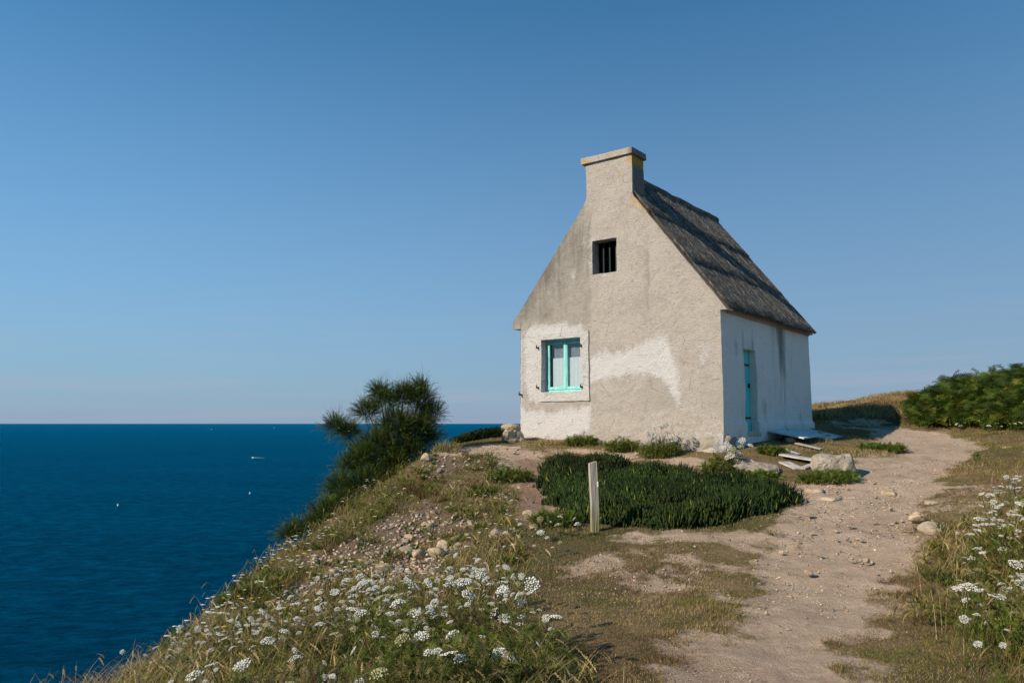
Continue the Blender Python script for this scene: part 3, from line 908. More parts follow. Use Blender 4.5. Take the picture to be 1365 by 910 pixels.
link("frame", bm_mesh("frame", bm), M['teal'], win)
xa, xb = x0 + .06, x1 - .06; xm = (xa + xb) / 2
for s0, s1 in ((xa, xm - .004), (xm + .004, xb)):
    sash = empty("sash"); sash.parent = win
    bm = bmesh.new(); frame_bm(bm, s0, s1, z0_ + .06, z1_ - .06, .05, .185, .235, .07)
    bmesh.ops.bevel(bm, geom=bm.edges[:], offset=.004, segments=1, affect='EDGES')
    link("rail", bm_mesh("rail", bm), M['teal'], sash)
    link("pane", box_mesh("pane", s0 + .045, s1 - .045, .208, .213, z0_ + .12, z1_ - .105), M['glass'], sash)
link("mullion", box_mesh("mullion", xm - .022, xm + .022, .172, .184, z0_ + .07, z1_ - .07, .003), M['teal'], win)
# curtain: wavy sheet with thickness
def wavy(name, xa, xb, za, zb, y, amp, per):
    X, Z = np.meshgrid(np.linspace(xa, xb, 60), np.linspace(za, zb, 6), indexing='ij')
    Yv = y + amp * np.sin(X * 2 * math.pi / per) + amp * .6 * fbm(X * 9, Z * 1.5, None, 2, 8)
    Vt = np.c_[X.ravel(), Yv.ravel(), Z.ravel()]; Vb = Vt + [0, .003, 0]
    i_ = np.arange(len(Vt)).reshape(X.shape)
    q = np.stack([i_[:-1, :-1], i_[1:, :-1], i_[1:, 1:], i_[:-1, 1:]], -1).reshape(-1, 4)
    return np_mesh(name, np.r_[Vt, Vb], [np.r_[q, q[:, ::-1] + len(Vt)]], smooth=True)
link("curtain", wavy("curtain", xa + .10, xb, z0_ + .05, z0_ + .84, .266, .004, .11), M['curtain'], win)
link("blind", wavy("blind", xa + .12, xb + .02, z0_ + .5, z1_, .30, .004, .3), M['blind'], win)
for hx, hz in ((.555, 3.50), (.555, 2.52), (1.83, 3.47), (1.83, 2.50), (.02, 2.36)):
    bm = bmesh.new()
    bm_box(bm, -.014, .014, -.05, .02, -.02, .02); bm_box(bm, -.010, .010, -.066, -.046, -.02, .065)
    o = link("hinge_pin", bm_mesh("hinge_pin", bm), M['iron'], win); o.location = (hx, -.03, hz)

# ---- attic opening: three bars
att = empty("attic_opening"); att.parent = cottage
for bx_ in (2.30, 2.47, 2.64):
    link("bar", box_mesh("bar", bx_ - .02, bx_ + .02, .25, .29, ATT[2] - .03, ATT[3] + .03, .004), M['bar'], att)

# ---- door
door = empty("door"); door.parent = cottage
n_pl = 5
pw = (DOOR[1] - DOOR[0] + .02) / n_pl
for i in range(n_pl):
    link("plank", box_mesh("plank", W - .18, W - .145, DOOR[0] - .01 + i * pw + .003, DOOR[0] - .01 + (i + 1) * pw - .003, DOOR[2] - .02, DOOR[3] + .02, .004), M['door_teal'], door)
for zz in (1.75, 2.95):
    link("hinge", box_mesh("hinge", W - .142, W - .134, DOOR[0] + .08, DOOR[1] - .02, zz, zz + .04, .002), M['iron'], door)
link("latch", box_mesh("latch", W - .143, W - .10, DOOR[1] - .14, DOOR[1] - .11, 2.45, 2.55, .006), M['iron'], door)
link("sill", box_mesh("sill", W - .27, W + .07, DOOR[0] - .03, DOOR[1] + .04, DOOR[2] - .10, DOOR[2] - .005, .012, 2, .012, 9), M['cement'], door)

# ================================================================== stones
def rock_mesh(name, seed, flat=.62, npts=16, bev=True):
    rs = random.Random(seed)
    bm = bmesh.new()
    for i in range(npts):
        a = rs.uniform(0, 2 * math.pi); c = rs.uniform(-1, 1); s = math.sqrt(1 - c * c); r = rs.uniform(.72, 1)
        bm.verts.new((s * math.cos(a) * r * .5, s * math.sin(a) * r * .5, c * r * .5 * flat))
    res = bmesh.ops.convex_hull(bm, input=bm.verts[:])
    bmesh.ops.delete(bm, geom=[v for v in bm.verts if not v.link_faces], context='VERTS')
    if bev:
        bmesh.ops.bevel(bm, geom=bm.edges[:], offset=.035, segments=1, affect='EDGES')
    me = bm_mesh(name, bm)
    return me
ROCKS = [rock_mesh("stone", i, random.uniform(.45, .8)) for i in range(10)]

def put_rock(name, px, py, wpx, label, cat="stone", group=None, hgt=1.0, yaw=None, mesh=None, mat='stone', depth=1.0, sink=.25, tilt=.15):
    g = ground_at(px, py)
    w = wpx / 1030 * math.hypot(g[0], g[1])
    o = link(name, mesh or random.choice(ROCKS), M[mat])
    o.scale = (w, w * depth, w * hgt)
    o.rotation_euler = (random.uniform(-tilt, tilt), random.uniform(-tilt, tilt), random.uniform(0, 6.28) if yaw is None else yaw)
    zext = max(abs(v.co.z) for v in o.data.vertices) * w * hgt
    o.location = (g[0], g[1], g[2] + zext * (1 - 2 * sink))
    tag(o, label, cat, group)
    return o

# named, larger stones
for px, py, w, lab in [
    (580, 743, 30, "largest buff angular boulder in the rubble on the slope"),
    (574, 703, 16, "bright pale stone lying highest in the middle of the rubble"),
    (542, 734, 19, "rounded pale stone just left of the largest rubble boulder"),
    (558, 745, 20, "low brownish stone touching the left side of the largest rubble boulder"),
    (514, 758, 30, "long pale wedge-shaped stone at the lower edge of the rubble"),
    (534, 760, 22, "orange-buff stone beside the long pale wedge at the rubble's lower edge"),
    (545, 718, 15, "small upright pale stone in the upper left of the rubble"),
    (592, 731, 24, "broad flat stone above the largest rubble boulder"),
    (609, 719, 17, "dark-sided stone at the right end of the rubble"),
    (611, 729, 15, "pale square stone below the dark-sided one at the rubble's right end"),
    (523, 702, 13, "narrow stone at the top left edge of the rubble under the flowers"),
    (483, 754, 22, "grey slab at the left part of the rubble"),
    (446, 766, 18, "grey tilted stone at the far left lower end of the rubble"),
    (608, 688, 14, "lone pale stone in grass above the rubble"),
    (568, 614, 22, "flat grey stone near the top of the slope beside the tamarisk"),
    (586, 629, 14, "small white stone on the upper slope right of the tamarisk"),
    (660, 716, 26, "whitish stone half hidden in flowers on the slope left of the post"),
    (705, 690, 20, "pale stone bedded at the bottom end of the red soil track"),
    (1242, 710, 30, "smooth pale boulder on the right edge of the path"),
    (1222, 697, 22, "flat grey stone sunk in the path left of the pale boulder"),
    (1076, 689, 13, "buff stone on the path just right of the ice plants"),
    (1155, 751, 13, "pale oblong stone in the middle of the path"),
    (1078, 765, 13, "rounded orange-brown stone on the path's left half"),
    (1144, 718, 11, "small buff stone in the stony middle of the path"),
    (1102, 583, 12, "orange-brown stone beside the slatted shutters"),
]:
    o = put_rock("stone", px, py, w * 1.2, lab, hgt=random.uniform(.75, 1.0), depth=random.uniform(.7, 1.0))
# rubble and path stones that nothing tells apart
def scatter_group(region, n, smin, smax, label, group, dmin=.05):
    k = 0; tries = 0
    x0 = min(p[0] for p in region); x1 = max(p[0] for p in region); y0 = min(p[1] for p in region); y1 = max(p[1] for p in region)
    while k < n and tries < n * 20:
        tries += 1
        x = random.uniform(x0, x1); y = random.uniform(y0, y1)
        if not in_poly(np.array([x]), np.array([y]), region)[0]: continue
        s = smin + (smax - smin) * random.random() ** 2.2
        o = link("stone", random.choice(ROCKS), M['stone'])
        o.scale = (s, s * random.uniform(.65, 1), s * random.uniform(.6, 1))
        o.rotation_euler = (random.uniform(-.3, .3), random.uniform(-.3, .3), random.uniform(0, 6.28))
        o.location = (x, y, ground_z(x, y) + s * .10)
        tag(o, label, "stone", group); k += 1
scatter_group(RUB, 130, .05, .22, "small angular stone among the loose rubble on the slope", "rubble stones on the slope")
scatter_group(RUB2, 8, .06, .15, "small stone near the top of the slope by the tamarisk", "stones at the slope top")
scatter_group([gxy(*p) for p in [(600, 603), (690, 596), (725, 600), (715, 612), (690, 608), (610, 612)]], 18, .06, .16, "small stone on the bare ground left of the cottage", "stones by the cottage's left corner")
scatter_group([gxy(*p) for p in [(1060, 690), (1130, 645), (1200, 640), (1225, 680), (1170, 745), (1050, 770), (990, 720)]], 90, .04, .11, "small buff stone scattered on the stony stretch of path", "stones on the path")
scatter_group([gxy(*p) for p in [(665, 735), (700, 690), (740, 690), (720, 715), (690, 735)]], 22, .06, .16, "small pale stone at the foot of the red soil track", "stones below the red track")

# stone footing below the wall corner, block, etc. (world-placed, rough masonry)
def rough_block(name, size, seed, jit=.05):
    bm = bmesh.new()
    bm_box(bm, -.5, .5, -.5, .5, -.5, .5)
    bmesh.ops.recalc_face_normals(bm, faces=bm.faces)
    bmesh.ops.subdivide_edges(bm, edges=bm.edges[:], cuts=13, use_grid_fill=True)
    co = np.array([v.co for v in bm.verts])
    rr_ = np.linalg.norm(co, axis=1, keepdims=True)
    co = co * (1 - .30 * np.clip(rr_ - .5, 0, 1) / .366)          # knock the corners off
    co = co * np.array(size)
    f = 3.2
    for k_, (a_, fq) in enumerate(((jit * 1.3, 2.6), (jit * .7, 7.0), (jit * .35, 19.0))):
        q_ = co * fq + seed * 3.7
        co = co + a_ * np.c_[fbm(q_[:, 0], q_[:, 1], q_[:, 2], 2, seed + k_), fbm(q_[:, 0] + 31, q_[:, 1], q_[:, 2], 2, seed + k_ + 5), fbm(q_[:, 0], q_[:, 1] + 57, q_[:, 2], 2, seed + k_ + 9)]
    for v, c_ in zip(bm.verts, co): v.co = c_
    return bm_mesh(name, bm)
def put_block(name, xy, zc, size, yaw, label, cat, seed, mat='footing', jit=.05, parent=None, tilt=(0, 0)):
    o = link(name, rough_block(name, size, seed, jit), M[mat], parent)
    o.location = (xy[0], xy[1], zc); o.rotation_euler = (tilt[0], tilt[1], yaw)
    if label: tag(o, label, cat)
    return o
for px, py, w, lab in [
    (1108, 662, 30, "flat whitish slab on the dirt below the broken boards"),
    (1085, 652, 34, "flat buff slab in the dirt in front of the boards"),
    (1185, 655, 26, "flat pale slab sunk beside the path right of the concrete block"),
    (1242, 668, 26, "weathered slab in the dry grass right of the path"),
    (1345, 596, 16, "pale flat stone in the grass at the far right"),
]:
    g = ground_at(px, py); w = w / 1030 * g[1]
    put_block("stone_slab", (g[0], g[1]), g[2] - .035, (w, w * .75, .09), random.uniform(0, 3), lab, "stone", int(px), 'stone', .018)

# footing pieces belong to the cottage (house space)
for (x, y, z, s, sd, ya) in [(4.95, .10, 1.22, (.86, .34, .50), 3, .02), (5.24, .42, 1.14, (.28, .95, .46), 4, 0), (4.25, .09, 1.10, (.80, .26, .36), 5, .05), (3.55, .08, 1.06, (.75, .2, .26), 6, -.04), (4.8, .04, 1.0, (.9, .36, .24), 8, .0)]:
    o = put_block("footing_stone", (x, y), z, s, ya, None, None, sd, parent=cottage, jit=.05)
# corner boulder left of gable
p = ground_at(682, 590)
put_block("boulder", (p[0] + .03, p[1] + .25), p[2] + .10, (.58, .50, .40), .3, "rough pale boulder against the cottage's left corner", "boulder", 21, 'stone', jit=.07)
put_block("boulder", (p[0] - .02, p[1] + .27), p[2] + .36, (.46, .42, .16), -.2, "flat slab-like stone resting on the boulder at the cottage's left corner", "boulder", 23, 'stone', jit=.04)
# concrete block on the right and slab in front
p = ground_at(1118, 634)
put_block("concrete_block", (p[0], p[1] + .30), p[2] + .16, (.72, .55, .42), -.15, "broken concrete block standing in grass between boards and path", "block", 25, jit=.06)
p = ground_at(1015, 630)
put_block("concrete_slab", (p[0], p[1] + .2), p[2] + .05, (.85, .6, .26), -.45, "sloping buff concrete slab in front of the cottage doorstep", "slab", 27, jit=.07, tilt=(.1, .12))

# ================================================================== boards, shutters, post
def lay_board(px0, py0, px1, py1, width, th, label, mat, lift=.0, name="board"):
    a = ground_at(px0, py0); b = ground_at(px1, py1)
    d = Vector(b - a); ln = d.length; mid = (Vector(a) + Vector(b)) / 2
    me = box_mesh(name, -ln / 2, ln / 2, -width / 2, width / 2, -th / 2, th / 2, .004, 2, .008, int(px0))
    o = link(name, me, M[mat])
    xd = d.normalized(); yd = Vector((0, 0, 1)).cross(xd).normalized(); zd = xd.cross(yd)
    mt = Matrix((xd, yd, zd)).transposed().to_4x4(); mt.translation = mid + Vector((0, 0, th / 2 + .02 + lift))
    o.matrix_world = mt
    tag(o, label, "board")
    return o
lay_board(1040, 599, 1062, 607, .17, .03, "short white board nearest the cottage wall", 'white_board', -.01)
lay_board(1042, 610, 1090, 618, .36, .035, "widest whitewashed board lying across the other boards", 'white_board', .03)
lay_board(1045, 617, 1066, 626, .22, .03, "white board with a reddish broken end under the widest board", 'white_board', -.015)
lay_board(1068, 626, 1084, 620, .16, .03, "short grey-white board end poking out below the widest board", 'white_board', -.015)
lay_board(1062, 594, 1096, 602, .12, .03, "narrow grey board lying in the grass below the slatted shutter", 'grey_board', .02)

def shutter(a, xd, yd, ln, wd, nsl, label, solid=False):
    e = empty("shutter"); tag(e, label, "shutter")
    xd = Vector(xd).normalized(); yd = Vector(yd); yd = (yd - xd * yd.dot(xd)).normalized(); zd = xd.cross(yd)
    mt = Matrix((xd, yd, zd)).transposed().to_4x4(); mt.translation = Vector(a)
    e.matrix_world = mt
    for y0 in (0, wd - .07):
        link("stile", box_mesh("stile", 0, ln, y0, y0 + .07, 0, .035, .004), M['shutter'], e)
    for x0 in (0, ln - .09):
        link("rail", box_mesh("rail", x0, x0 + .09, .071, wd - .071, .002, .033, .004), M['shutter'], e)
    st = (ln - .18) / nsl
    for i in range(nsl):
        if solid:
            m = box_mesh("slat", .09 + i * st + .002, .09 + (i + 1) * st - .002, .071, wd - .071, .006, .028, .003)
        else:
            m = box_mesh("slat", .09 + i * st + .012, .09 + i * st + .012 + st * .5, .071, wd - .071, .004, .03, .003)
        link("slat", m, M['shutter'], e)
    return e
hx3 = Vector((HX[0], HX[1], 0)); hy3 = Vector((HY[0], HY[1], 0))
za = ground_z(*h2w(W + .5, 2.9)) + .16
shutter((*h2w(W + .10, 2.35), za + .06), hx3 + Vector((0, 0, -.20)), hy3 + Vector((0, 0, .03)), .80, 1.15, 5, "solid pale shutter lying flat against the foot of the cottage side wall", True)
zb = ground_z(*h2w(W + .6, 4.2)) + .12
shutter((*h2w(W + .16, 3.35), max(zb, za - .02)), hx3 + Vector((0, 0, -.22)), hy3 + Vector((0, 0, .03)), .95, 1.35, 9, "slatted pale blue shutter lying beyond the solid one by the wall")

# prop stones below the shutters so that they rest on something
for yy, oo in ((2.5, .55), (3.3, .6), (4.4, .7), (3.2, .2)):
    x_, y_ = h2w(W + oo, yy)
    z_ = ground_z(x_, y_)
    o = link("stone", random.choice(ROCKS), M['footing']); o.scale = (.34, .30, .36); o.location = (x_, y_, z_ + .05)
    tag(o, "dark stone propping up the shutters beside the cottage wall", "stone", "stones under the shutters")

# wooden post
g = ground_at(793, 708)
bm = bmesh.new()
bm_box(bm, -.052, .052, -.035, .035, -.25, .93)
bmesh.ops.subdivide_edges(bm, edges=bm.edges[:], cuts=6, use_grid_fill=True)
for v in bm.verts:
    v.co.x += .006 * math.sin(v.co.z * 5) + .003 * random.uniform(-1, 1); v.co.y += .003 * random.uniform(-1, 1)
    if v.co.z > .9: v.co.z += .012 * v.co.x / .05
t = NT("post_wood")
o_ = t.co()
n1 = t.noise(t.mapping(o_, (30, 30, 1.6)), 1.0, 5, .65); n2 = t.noise(o_, 6, 4, .6)
c_ = t.mix(n1, (.20, .17, .14), (.44, .39, .34))
sp = t.new("ShaderNodeSeparateXYZ"); t.put(sp.inputs[0], o_)
alg = t.ramp(t.math('ADD', sp.outputs[2], t.math('MULTIPLY', t.math('SUBTRACT', n2, .5), .5)), .45, .02)
c_ = t.mix(t.math('MULTIPLY', alg, .75), c_, (.17, .16, .05))
t.done(c_, .9, t.bump(n1, .6, .006), .1)
post = empty("wooden_post", (g[0], g[1], g[2])); post.rotation_euler = (rad(1), rad(-1.5), .25)
tag(post, "short weathered wooden post standing in front of the ice plants", "post")
link("stake", bm_mesh("stake", bm), t.m, post)
link("tag", box_mesh("tag", .040, .056, -.04, -.030, .60, .67, .002), M['hull'], post)

# ================================================================== vegetation helpers
def jitter_col(c0, c1, n, dark=.0):
    a = RNG.random((n, 1)); c = np.asarray(c0) * (1 - a) + np.asarray(c1) * a
    return c * (1 + .25 * (RNG.random((n, 1)) - .5))

class Acc:
    def __init__(s): s.V = []; s.F = {}; s.C = []; s.n = 0
    def add(s, V, F, C):
        s.V.append(V); s.C.append(C)
        for f in (F if isinstance(F, list) else [F]):
            s.F.setdefault(f.shape[1], []).append(f + s.n)
        s.n += len(V)
    def mesh(s, name, smooth=False):
        return np_mesh(name, np.concatenate(s.V), [np.concatenate(f) for f in s.F.values()], np.concatenate(s.C), smooth=smooth)

def blades(acc, P, h, w, lean, laz, c0, c1, segs=2):
    """curved tapering blades; P (n,3), h,w,lean (n), laz lean azimuth"""
    n = len(P)
    yaw = RNG.random(n) * 6.283
    side = np.c_[np.cos(yaw), np.sin(yaw), np.zeros(n)]
    ld = np.c_[np.cos(laz), np.sin(laz), np.zeros(n)]
    rows = []
    cols = []
    for k in range(segs + 1):
        tt = k / segs
        c = P + np.c_[np.zeros(n), np.zeros(n), h * tt * (1 - .35 * lean * tt)] + ld * (lean * h * tt * tt)[:, None]
        ww = (w * (1 - tt) ** .7)[:, None] * .5
        cc = c0 * (1 - tt) + c1 * tt
        if k < segs:
            rows += [c - side * ww, c + side * ww]; cols += [cc, cc]
        else:
            rows += [c]; cols += [cc]
    m = len(rows)
    V = np.stack(rows, 1).reshape(-1, 3); C = np.stack(cols, 1).reshape(-1, 3)
    b = (np.arange(n) * m)[:, None]
    F = []
    for k in range(segs - 1):
        F.append(b + np.array([[2 * k, 2 * k + 1, 2 * k + 3, 2 * k + 2]]))
    F4 = np.concatenate(F) if F else None
    F3 = b + np.array([[2 * segs - 2, 2 * segs - 1, 2 * segs]])
    acc.add(V, [F3] if F4 is None else [F3, F4], C)

def fronds(acc, P, dirv, length, width, npin, droop, c0, c1, angle=55, narrow=.5, shape=1.0, stem=True, curl=0.0):
    """feather-like sprays: a rachis with pairs of pinnae. P,dirv (n,3)"""
    n = len(P)
    dirv = dirv / np.linalg.norm(dirv, axis=1, keepdims=True)
    up = np.tile([0, 0, 1.0], (n, 1))
    s = np.cross(dirv, up); nn = np.linalg.norm(s, axis=1, keepdims=True)
    s = np.where(nn < 1e-3, np.array([[1.0, 0, 0]]), s / np.maximum(nn, 1e-6))
    rr = RNG.normal(0, .5, n)[:, None]
    nm = np.cross(s, dirv)
    s = s * np.cos(rr) + nm * np.sin(rr)
    rows, cols = [], []
    ca, sa = math.cos(math.radians(angle)), math.sin(math.radians(angle))
    def pt(tt):
        return P + dirv * (length * tt)[:, None] - up * (droop * length * tt * tt)[:, None]
    for i in range(npin):
        tt = (i + .6) / npin
        prof = (math.sin(math.pi * min(1, (tt * .85 + .12))) ** shape)
        b = pt(np.full(n, tt)); b2 = pt(np.full(n, min(1, tt + narrow / npin)))
        L = width * prof
        cc = c0 * (1 - tt) + c1 * tt
        for sg in (-1, 1):
            j = (1 + .3 * RNG.normal(0, .5, n))[:, None]
            tip = b + (dirv * ca + s * sa * sg) * L[:, None] * j - up * (L * .25)[:, None] * RNG.random((n, 1))
            rows += [b, b2, tip]; cols += [cc * .85, cc * .85, cc]
    m = len(rows)
    V = np.stack(rows, 1).reshape(-1, 3); C = np.stack(cols, 1).reshape(-1, 3)
    F = (np.arange(n * m // 3)[:, None] * 3 + np.array([[0, 1, 2]]))
    acc.add(V, F, C)
    if stem:
        w = .006 * np.ones(n) * np.clip(length, .1, 1.0)
        a = P - s * w[:, None]; b = P + s * w[:, None]; mid = pt(np.full(n, .5)); tip = pt(np.ones(n))
        V = np.stack([a, b, mid + s * w[:, None] * .6, mid - s * w[:, None] * .6, tip], 1).reshape(-1, 3)
        C = np.repeat(c0 * .8, 5, axis=0)
        k = np.arange(n)[:, None] * 5
        acc.add(V, [k + np.array([[0, 1, 2, 3]]), k + np.array([[3, 2, 4]])], C)

def polar(n, r0, r1, a0, a1, p=1.0):
    """plan points thinning with distance from the viewpoint"""
    u = RNG.random(n)
    if abs(p - 1) < 1e-6: r = r0 * (r1 / r0) ** u
    else: r = (r0 ** (1 - p) + u * (r1 ** (1 - p) - r0 ** (1 - p))) ** (1 / (1 - p))
    a = np.radians(a0 + (a1 - a0) * RNG.random(n))
    return r * np.sin(a), r * np.cos(a)

def house_sd(x, y):
    lx = (x - HO[0]) * HX[0] + (y - HO[1]) * HX[1]; ly = (x - HO[0]) * HY[0] + (y - HO[1]) * HY[1]
    dx = np.maximum(np.maximum(-lx, lx - W), 0); dy = np.maximum(np.maximum(-ly, ly - LN), 0)
    return np.where((lx > 0) & (lx < W) & (ly > 0) & (ly < LN), -1, np.hypot(dx, dy))

STRAW0, STRAW1 = np.array([.27, .185, .070]), np.array([.64, .49, .24])
OLIVE0, OLIVE1 = np.array([.11, .115, .016]), np.array([.31, .29, .050])
GREEN0, GREEN1 = np.array([.042, .085, .010]), np.array([.145, .215, .026])
BROWN0, BROWN1 = np.array([.12, .065, .028]), np.array([.30, .175, .085])

def veg_fields(x, y):
    pm = path_mask(x, y); rb = rub_mask(x, y); ic = ice_sd(x, y); ed = edge_sd(x, y); hs = house_sd(x, y)
    return pm, rb, ic, ed, hs

# ---- short turf on the trodden ground
acc = Acc()
x, y = polar(700000, 3.6, 33, -42, 42, .75)
pm, rb, ic, ed, hs = veg_fields(x, y)
pn = path_eff(x, y)
keep = (RNG.random(len(x)) < sstep(.85, .22, pn)) & (rb + .4 * fbm(x * 4, y * 4, None, 2, 9) < .55) & (ic < 0) & (ed < 1.5) & (hs > .03)
x, y, pm = x[keep], y[keep], pm[keep]
print("turf", len(x))
r = np.hypot(x, y)
z = hraw(x, y)
n = len(x)
gsel = fbm(x * 1.1, y * 1.1, None, 3, 411) * .9 + .5 * fbm(x * 5, y * 5, None, 2, 412) + RNG.normal(0, .25, n) - .02
dry = sstep(.42, -.1, gsel)[:, None]
brn = sstep(-.15, .4, fbm(x * 1.3, y * 1.3, None, 3, 421) + RNG.normal(0, .2, n))[:, None]
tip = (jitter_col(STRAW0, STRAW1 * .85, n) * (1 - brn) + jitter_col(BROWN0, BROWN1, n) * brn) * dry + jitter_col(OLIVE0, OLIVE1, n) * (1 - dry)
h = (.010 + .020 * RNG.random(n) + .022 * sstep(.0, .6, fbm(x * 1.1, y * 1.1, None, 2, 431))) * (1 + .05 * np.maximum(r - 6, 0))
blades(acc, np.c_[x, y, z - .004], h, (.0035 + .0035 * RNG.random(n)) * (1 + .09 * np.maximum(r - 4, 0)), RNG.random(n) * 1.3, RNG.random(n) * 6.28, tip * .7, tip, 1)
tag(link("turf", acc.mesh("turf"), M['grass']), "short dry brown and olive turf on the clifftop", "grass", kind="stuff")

# ---- rough dry grass and weeds on the slope, banks and verge
LEFTV = [gxy(*p) for p in [(430, 735), (560, 640), (590, 600), (700, 606), (705, 650), (690, 700), (700, 760), (720, 830), (760, 905)]]
def wild(x, y):
    """how tall the vegetation stands: left slope, foreground clump, right bank, mound"""
    ed = edge_sd(x, y)
    b1 = sstep(2.45, 4.0, x - .16 * (y - 4)) * sstep(11.5, 9, y)                        # right bank
    lim = np.interp(y, [0, 4, 5.2, 6.2, 7.5, 9, 11, 13, 15, 17], [.1, .25, .22, -.05, -.12, .0, .1, .15, .1, -1.0])
    b2 = sstep(.35, -.25, x - lim + .25 * fbm(x * 1.5, y * 1.5, None, 2, 3)) * sstep(18.5, 16.5, y)          # left slope
    b3 = sstep(4.6, 6, x) * sstep(9, 11, y) * sstep(.1, .5, x / np.maximum(y, 1) - .44) 
    b4 = sstep(28.0, 29.5, y) * sstep(7, 8.5, x)
    return np.maximum.reduce([b1, b2, b3 * .5, b4 * .6])

FC = [(gxy(360, 784), .65), (gxy(400, 750), .5), ((-.45, 4.7), .75), ((-1.3, 4.7), .6), (gxy(600, 880), .85), (gxy(520, 860), .6), (gxy(680, 880), .6), (gxy(1350, 860), .9), (gxy(1360, 760), .8), (gxy(430, 880), .5), (gxy(470, 715), .9), (gxy(520, 668), .8)]
def bushy(x, y):
    m = np.zeros_like(x)
    for c, r_ in FC:
        m = np.maximum(m, sstep(r_ * 1.25, r_ * .35, np.hypot(x - c[0], y - c[1]) + .25 * fbm(x * 2, y * 2, None, 2, 33)))
    return m
acc = Acc()
x, y = polar(190000, 3.2, 33, -46, 46, .8)
pm, rb, ic, ed, hs = veg_fields(x, y)
wd = wild(x, y)
keep = (RNG.random(len(x)) < wd) & (pm + .3 * fbm(x * 3, y * 3, None, 2, 5) < .4) & (rb + .35 * fbm(x * 3, y * 3, None, 2, 6) < .45) & (ic < 0) & (ed < 2.2) & (hs > .05) & (RNG.random(len(x)) < .55 + .45 * sstep(-.3, .2, fbm(x * 2.3, y * 2.3, None, 2, 12)))
x, y, wd = x[keep], y[keep], wd[keep]; n = len(x); print("tall", n)
r = np.hypot(x, y); z = hraw(x, y)
clump = fbm(x * 1.4, y * 1.4, None, 3, 441)
bu = bushy(x, y)
gsel = fbm(x * .9, y * .9, None, 3, 443) * 1.3 + RNG.normal(0, .25, n) + .38 * bu - .6 * (y > 27) + .22 * (x < .5)
dry = sstep(.30, -.15, gsel)[:, None]
brn = sstep(.1, .5, fbm(x * 1.1, y * 1.1, None, 3, 445) + RNG.normal(0, .2, n))[:, None]
tip = (jitter_col(STRAW0, STRAW1, n) * (1 - brn) + jitter_col(BROWN0, BROWN1, n) * brn) * dry + (jitter_col(OLIVE0, OLIVE1, n) * .6 + jitter_col(GREEN0, GREEN1, n) * .4) * (1 - dry)
nearf = sstep(9, 5, y)
h = (.06 + .13 * RNG.random(n) ** 1.5 + .09 * clump + .16 * bu) * (.8 + .5 * nearf) * (.55 + .45 * wd)
h = np.clip(h, .03, .5)
blades(acc, np.c_[x, y, z - .01], h, (.004 + .006 * RNG.random(n) ** 2) * (1 + .07 * np.maximum(r - 4, 0)), .25 + .8 * RNG.random(n), RNG.normal(.3, 1.3, n), tip * .35, tip, 3)  # dark blade bases: shade within the clumps put into the colour
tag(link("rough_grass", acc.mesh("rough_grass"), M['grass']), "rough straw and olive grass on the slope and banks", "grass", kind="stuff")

# ---- tussocks and leafy rosettes: the clumpy look of the rough ground
acc = Acc(); lacc = Acc()
KIND = [(STRAW0, STRAW1 * 1.05), (BROWN0 * 1.1, BROWN1 * 1.1), (OLIVE0, OLIVE1 * 1.1), (GREEN0, GREEN1 * 1.1), (STRAW0 * .8, OLIVE1 * 1.3)]
x, y = polar(6400, 2.9, 20, -46, 46, .6)
pm, rb, ic, ed, hs = veg_fields(x, y)
wd = wild(x, y)
keep = (RNG.random(len(x)) < wd * (1 - .75 * rb)) & (pm < .3) & (ic < -.1) & (ed < 1.0) & (hs > .2)
x, y = x[keep], y[keep]; print("tussocks", len(x))
bu = bushy(x, y); zz = hraw(x, y); fld = fbm(x * .7, y * .7, None, 2, 601)
for i in range(len(x)):
    d = math.hypot(x[i], y[i])
    R_ = random.uniform(.04, .13) * (1 + .5 * bu[i])
    if random.random() < .62 - .25 * bu[i]:
        kd = KIND[random.choices(range(5), (.34, .22, .2, .10, .14) if fld[i] < 0 else (.22, .10, .26, .22, .20))[0]]
        n = random.randint(26, 60)
        a = RNG.random(n) * 6.28; q = np.sqrt(RNG.random(n)) * R_
        P = np.c_[x[i] + np.cos(a) * q, y[i] + np.sin(a) * q, np.full(n, zz[i] - .02)]
        c = jitter_col(*kd, n)
        h = random.uniform(.07, .20) * (1 + .9 * bu[i]) * (.5 + .7 * RNG.random(n))
        blades(acc, P, h, (.004 + .004 * RNG.random(n)) * (1 + .08 * max(d - 4, 0)), .3 + .9 * RNG.random(n), a + RNG.normal(0, .5, n), c * .35, c, 3)  # bases darkened too, tussock shade as colour
    else:
        n = random.randint(16, 34)
        kd = KIND[random.choices((2, 3, 1), (.4, .5, .1))[0]]
        a = RNG.random(n) * 6.28; hh = random.uniform(.05, .16) * (1 + 1.2 * bu[i])
        q = np.sqrt(RNG.random(n)) * R_ * .9
        P = np.c_[x[i] + np.cos(a) * q, y[i] + np.sin(a) * q, zz[i] + hh * RNG.random(n)]
        el = np.radians(RNG.uniform(-5, 65, n))
        c = jitter_col(*kd, n) * random.uniform(.75, 1.2)
        w = (.010 + .012 * RNG.random(n)) * (1 + .04 * max(d - 4, 0))
        blades(lacc, P, .05 + .07 * RNG.random(n), w, .6 + 1.2 * RNG.random(n), a, c * .55, c, 3)
tag(link("tussock_grass", acc.mesh("tussock_grass"), M['grass']), "clumped golden, rusty and green grass tussocks on the rough ground", "grass", kind="stuff")
tag(link("leafy_weeds", lacc.mesh("leafy_weeds"), M['leaf']), "small leafy green weeds between the tussocks", "weeds", kind="stuff")

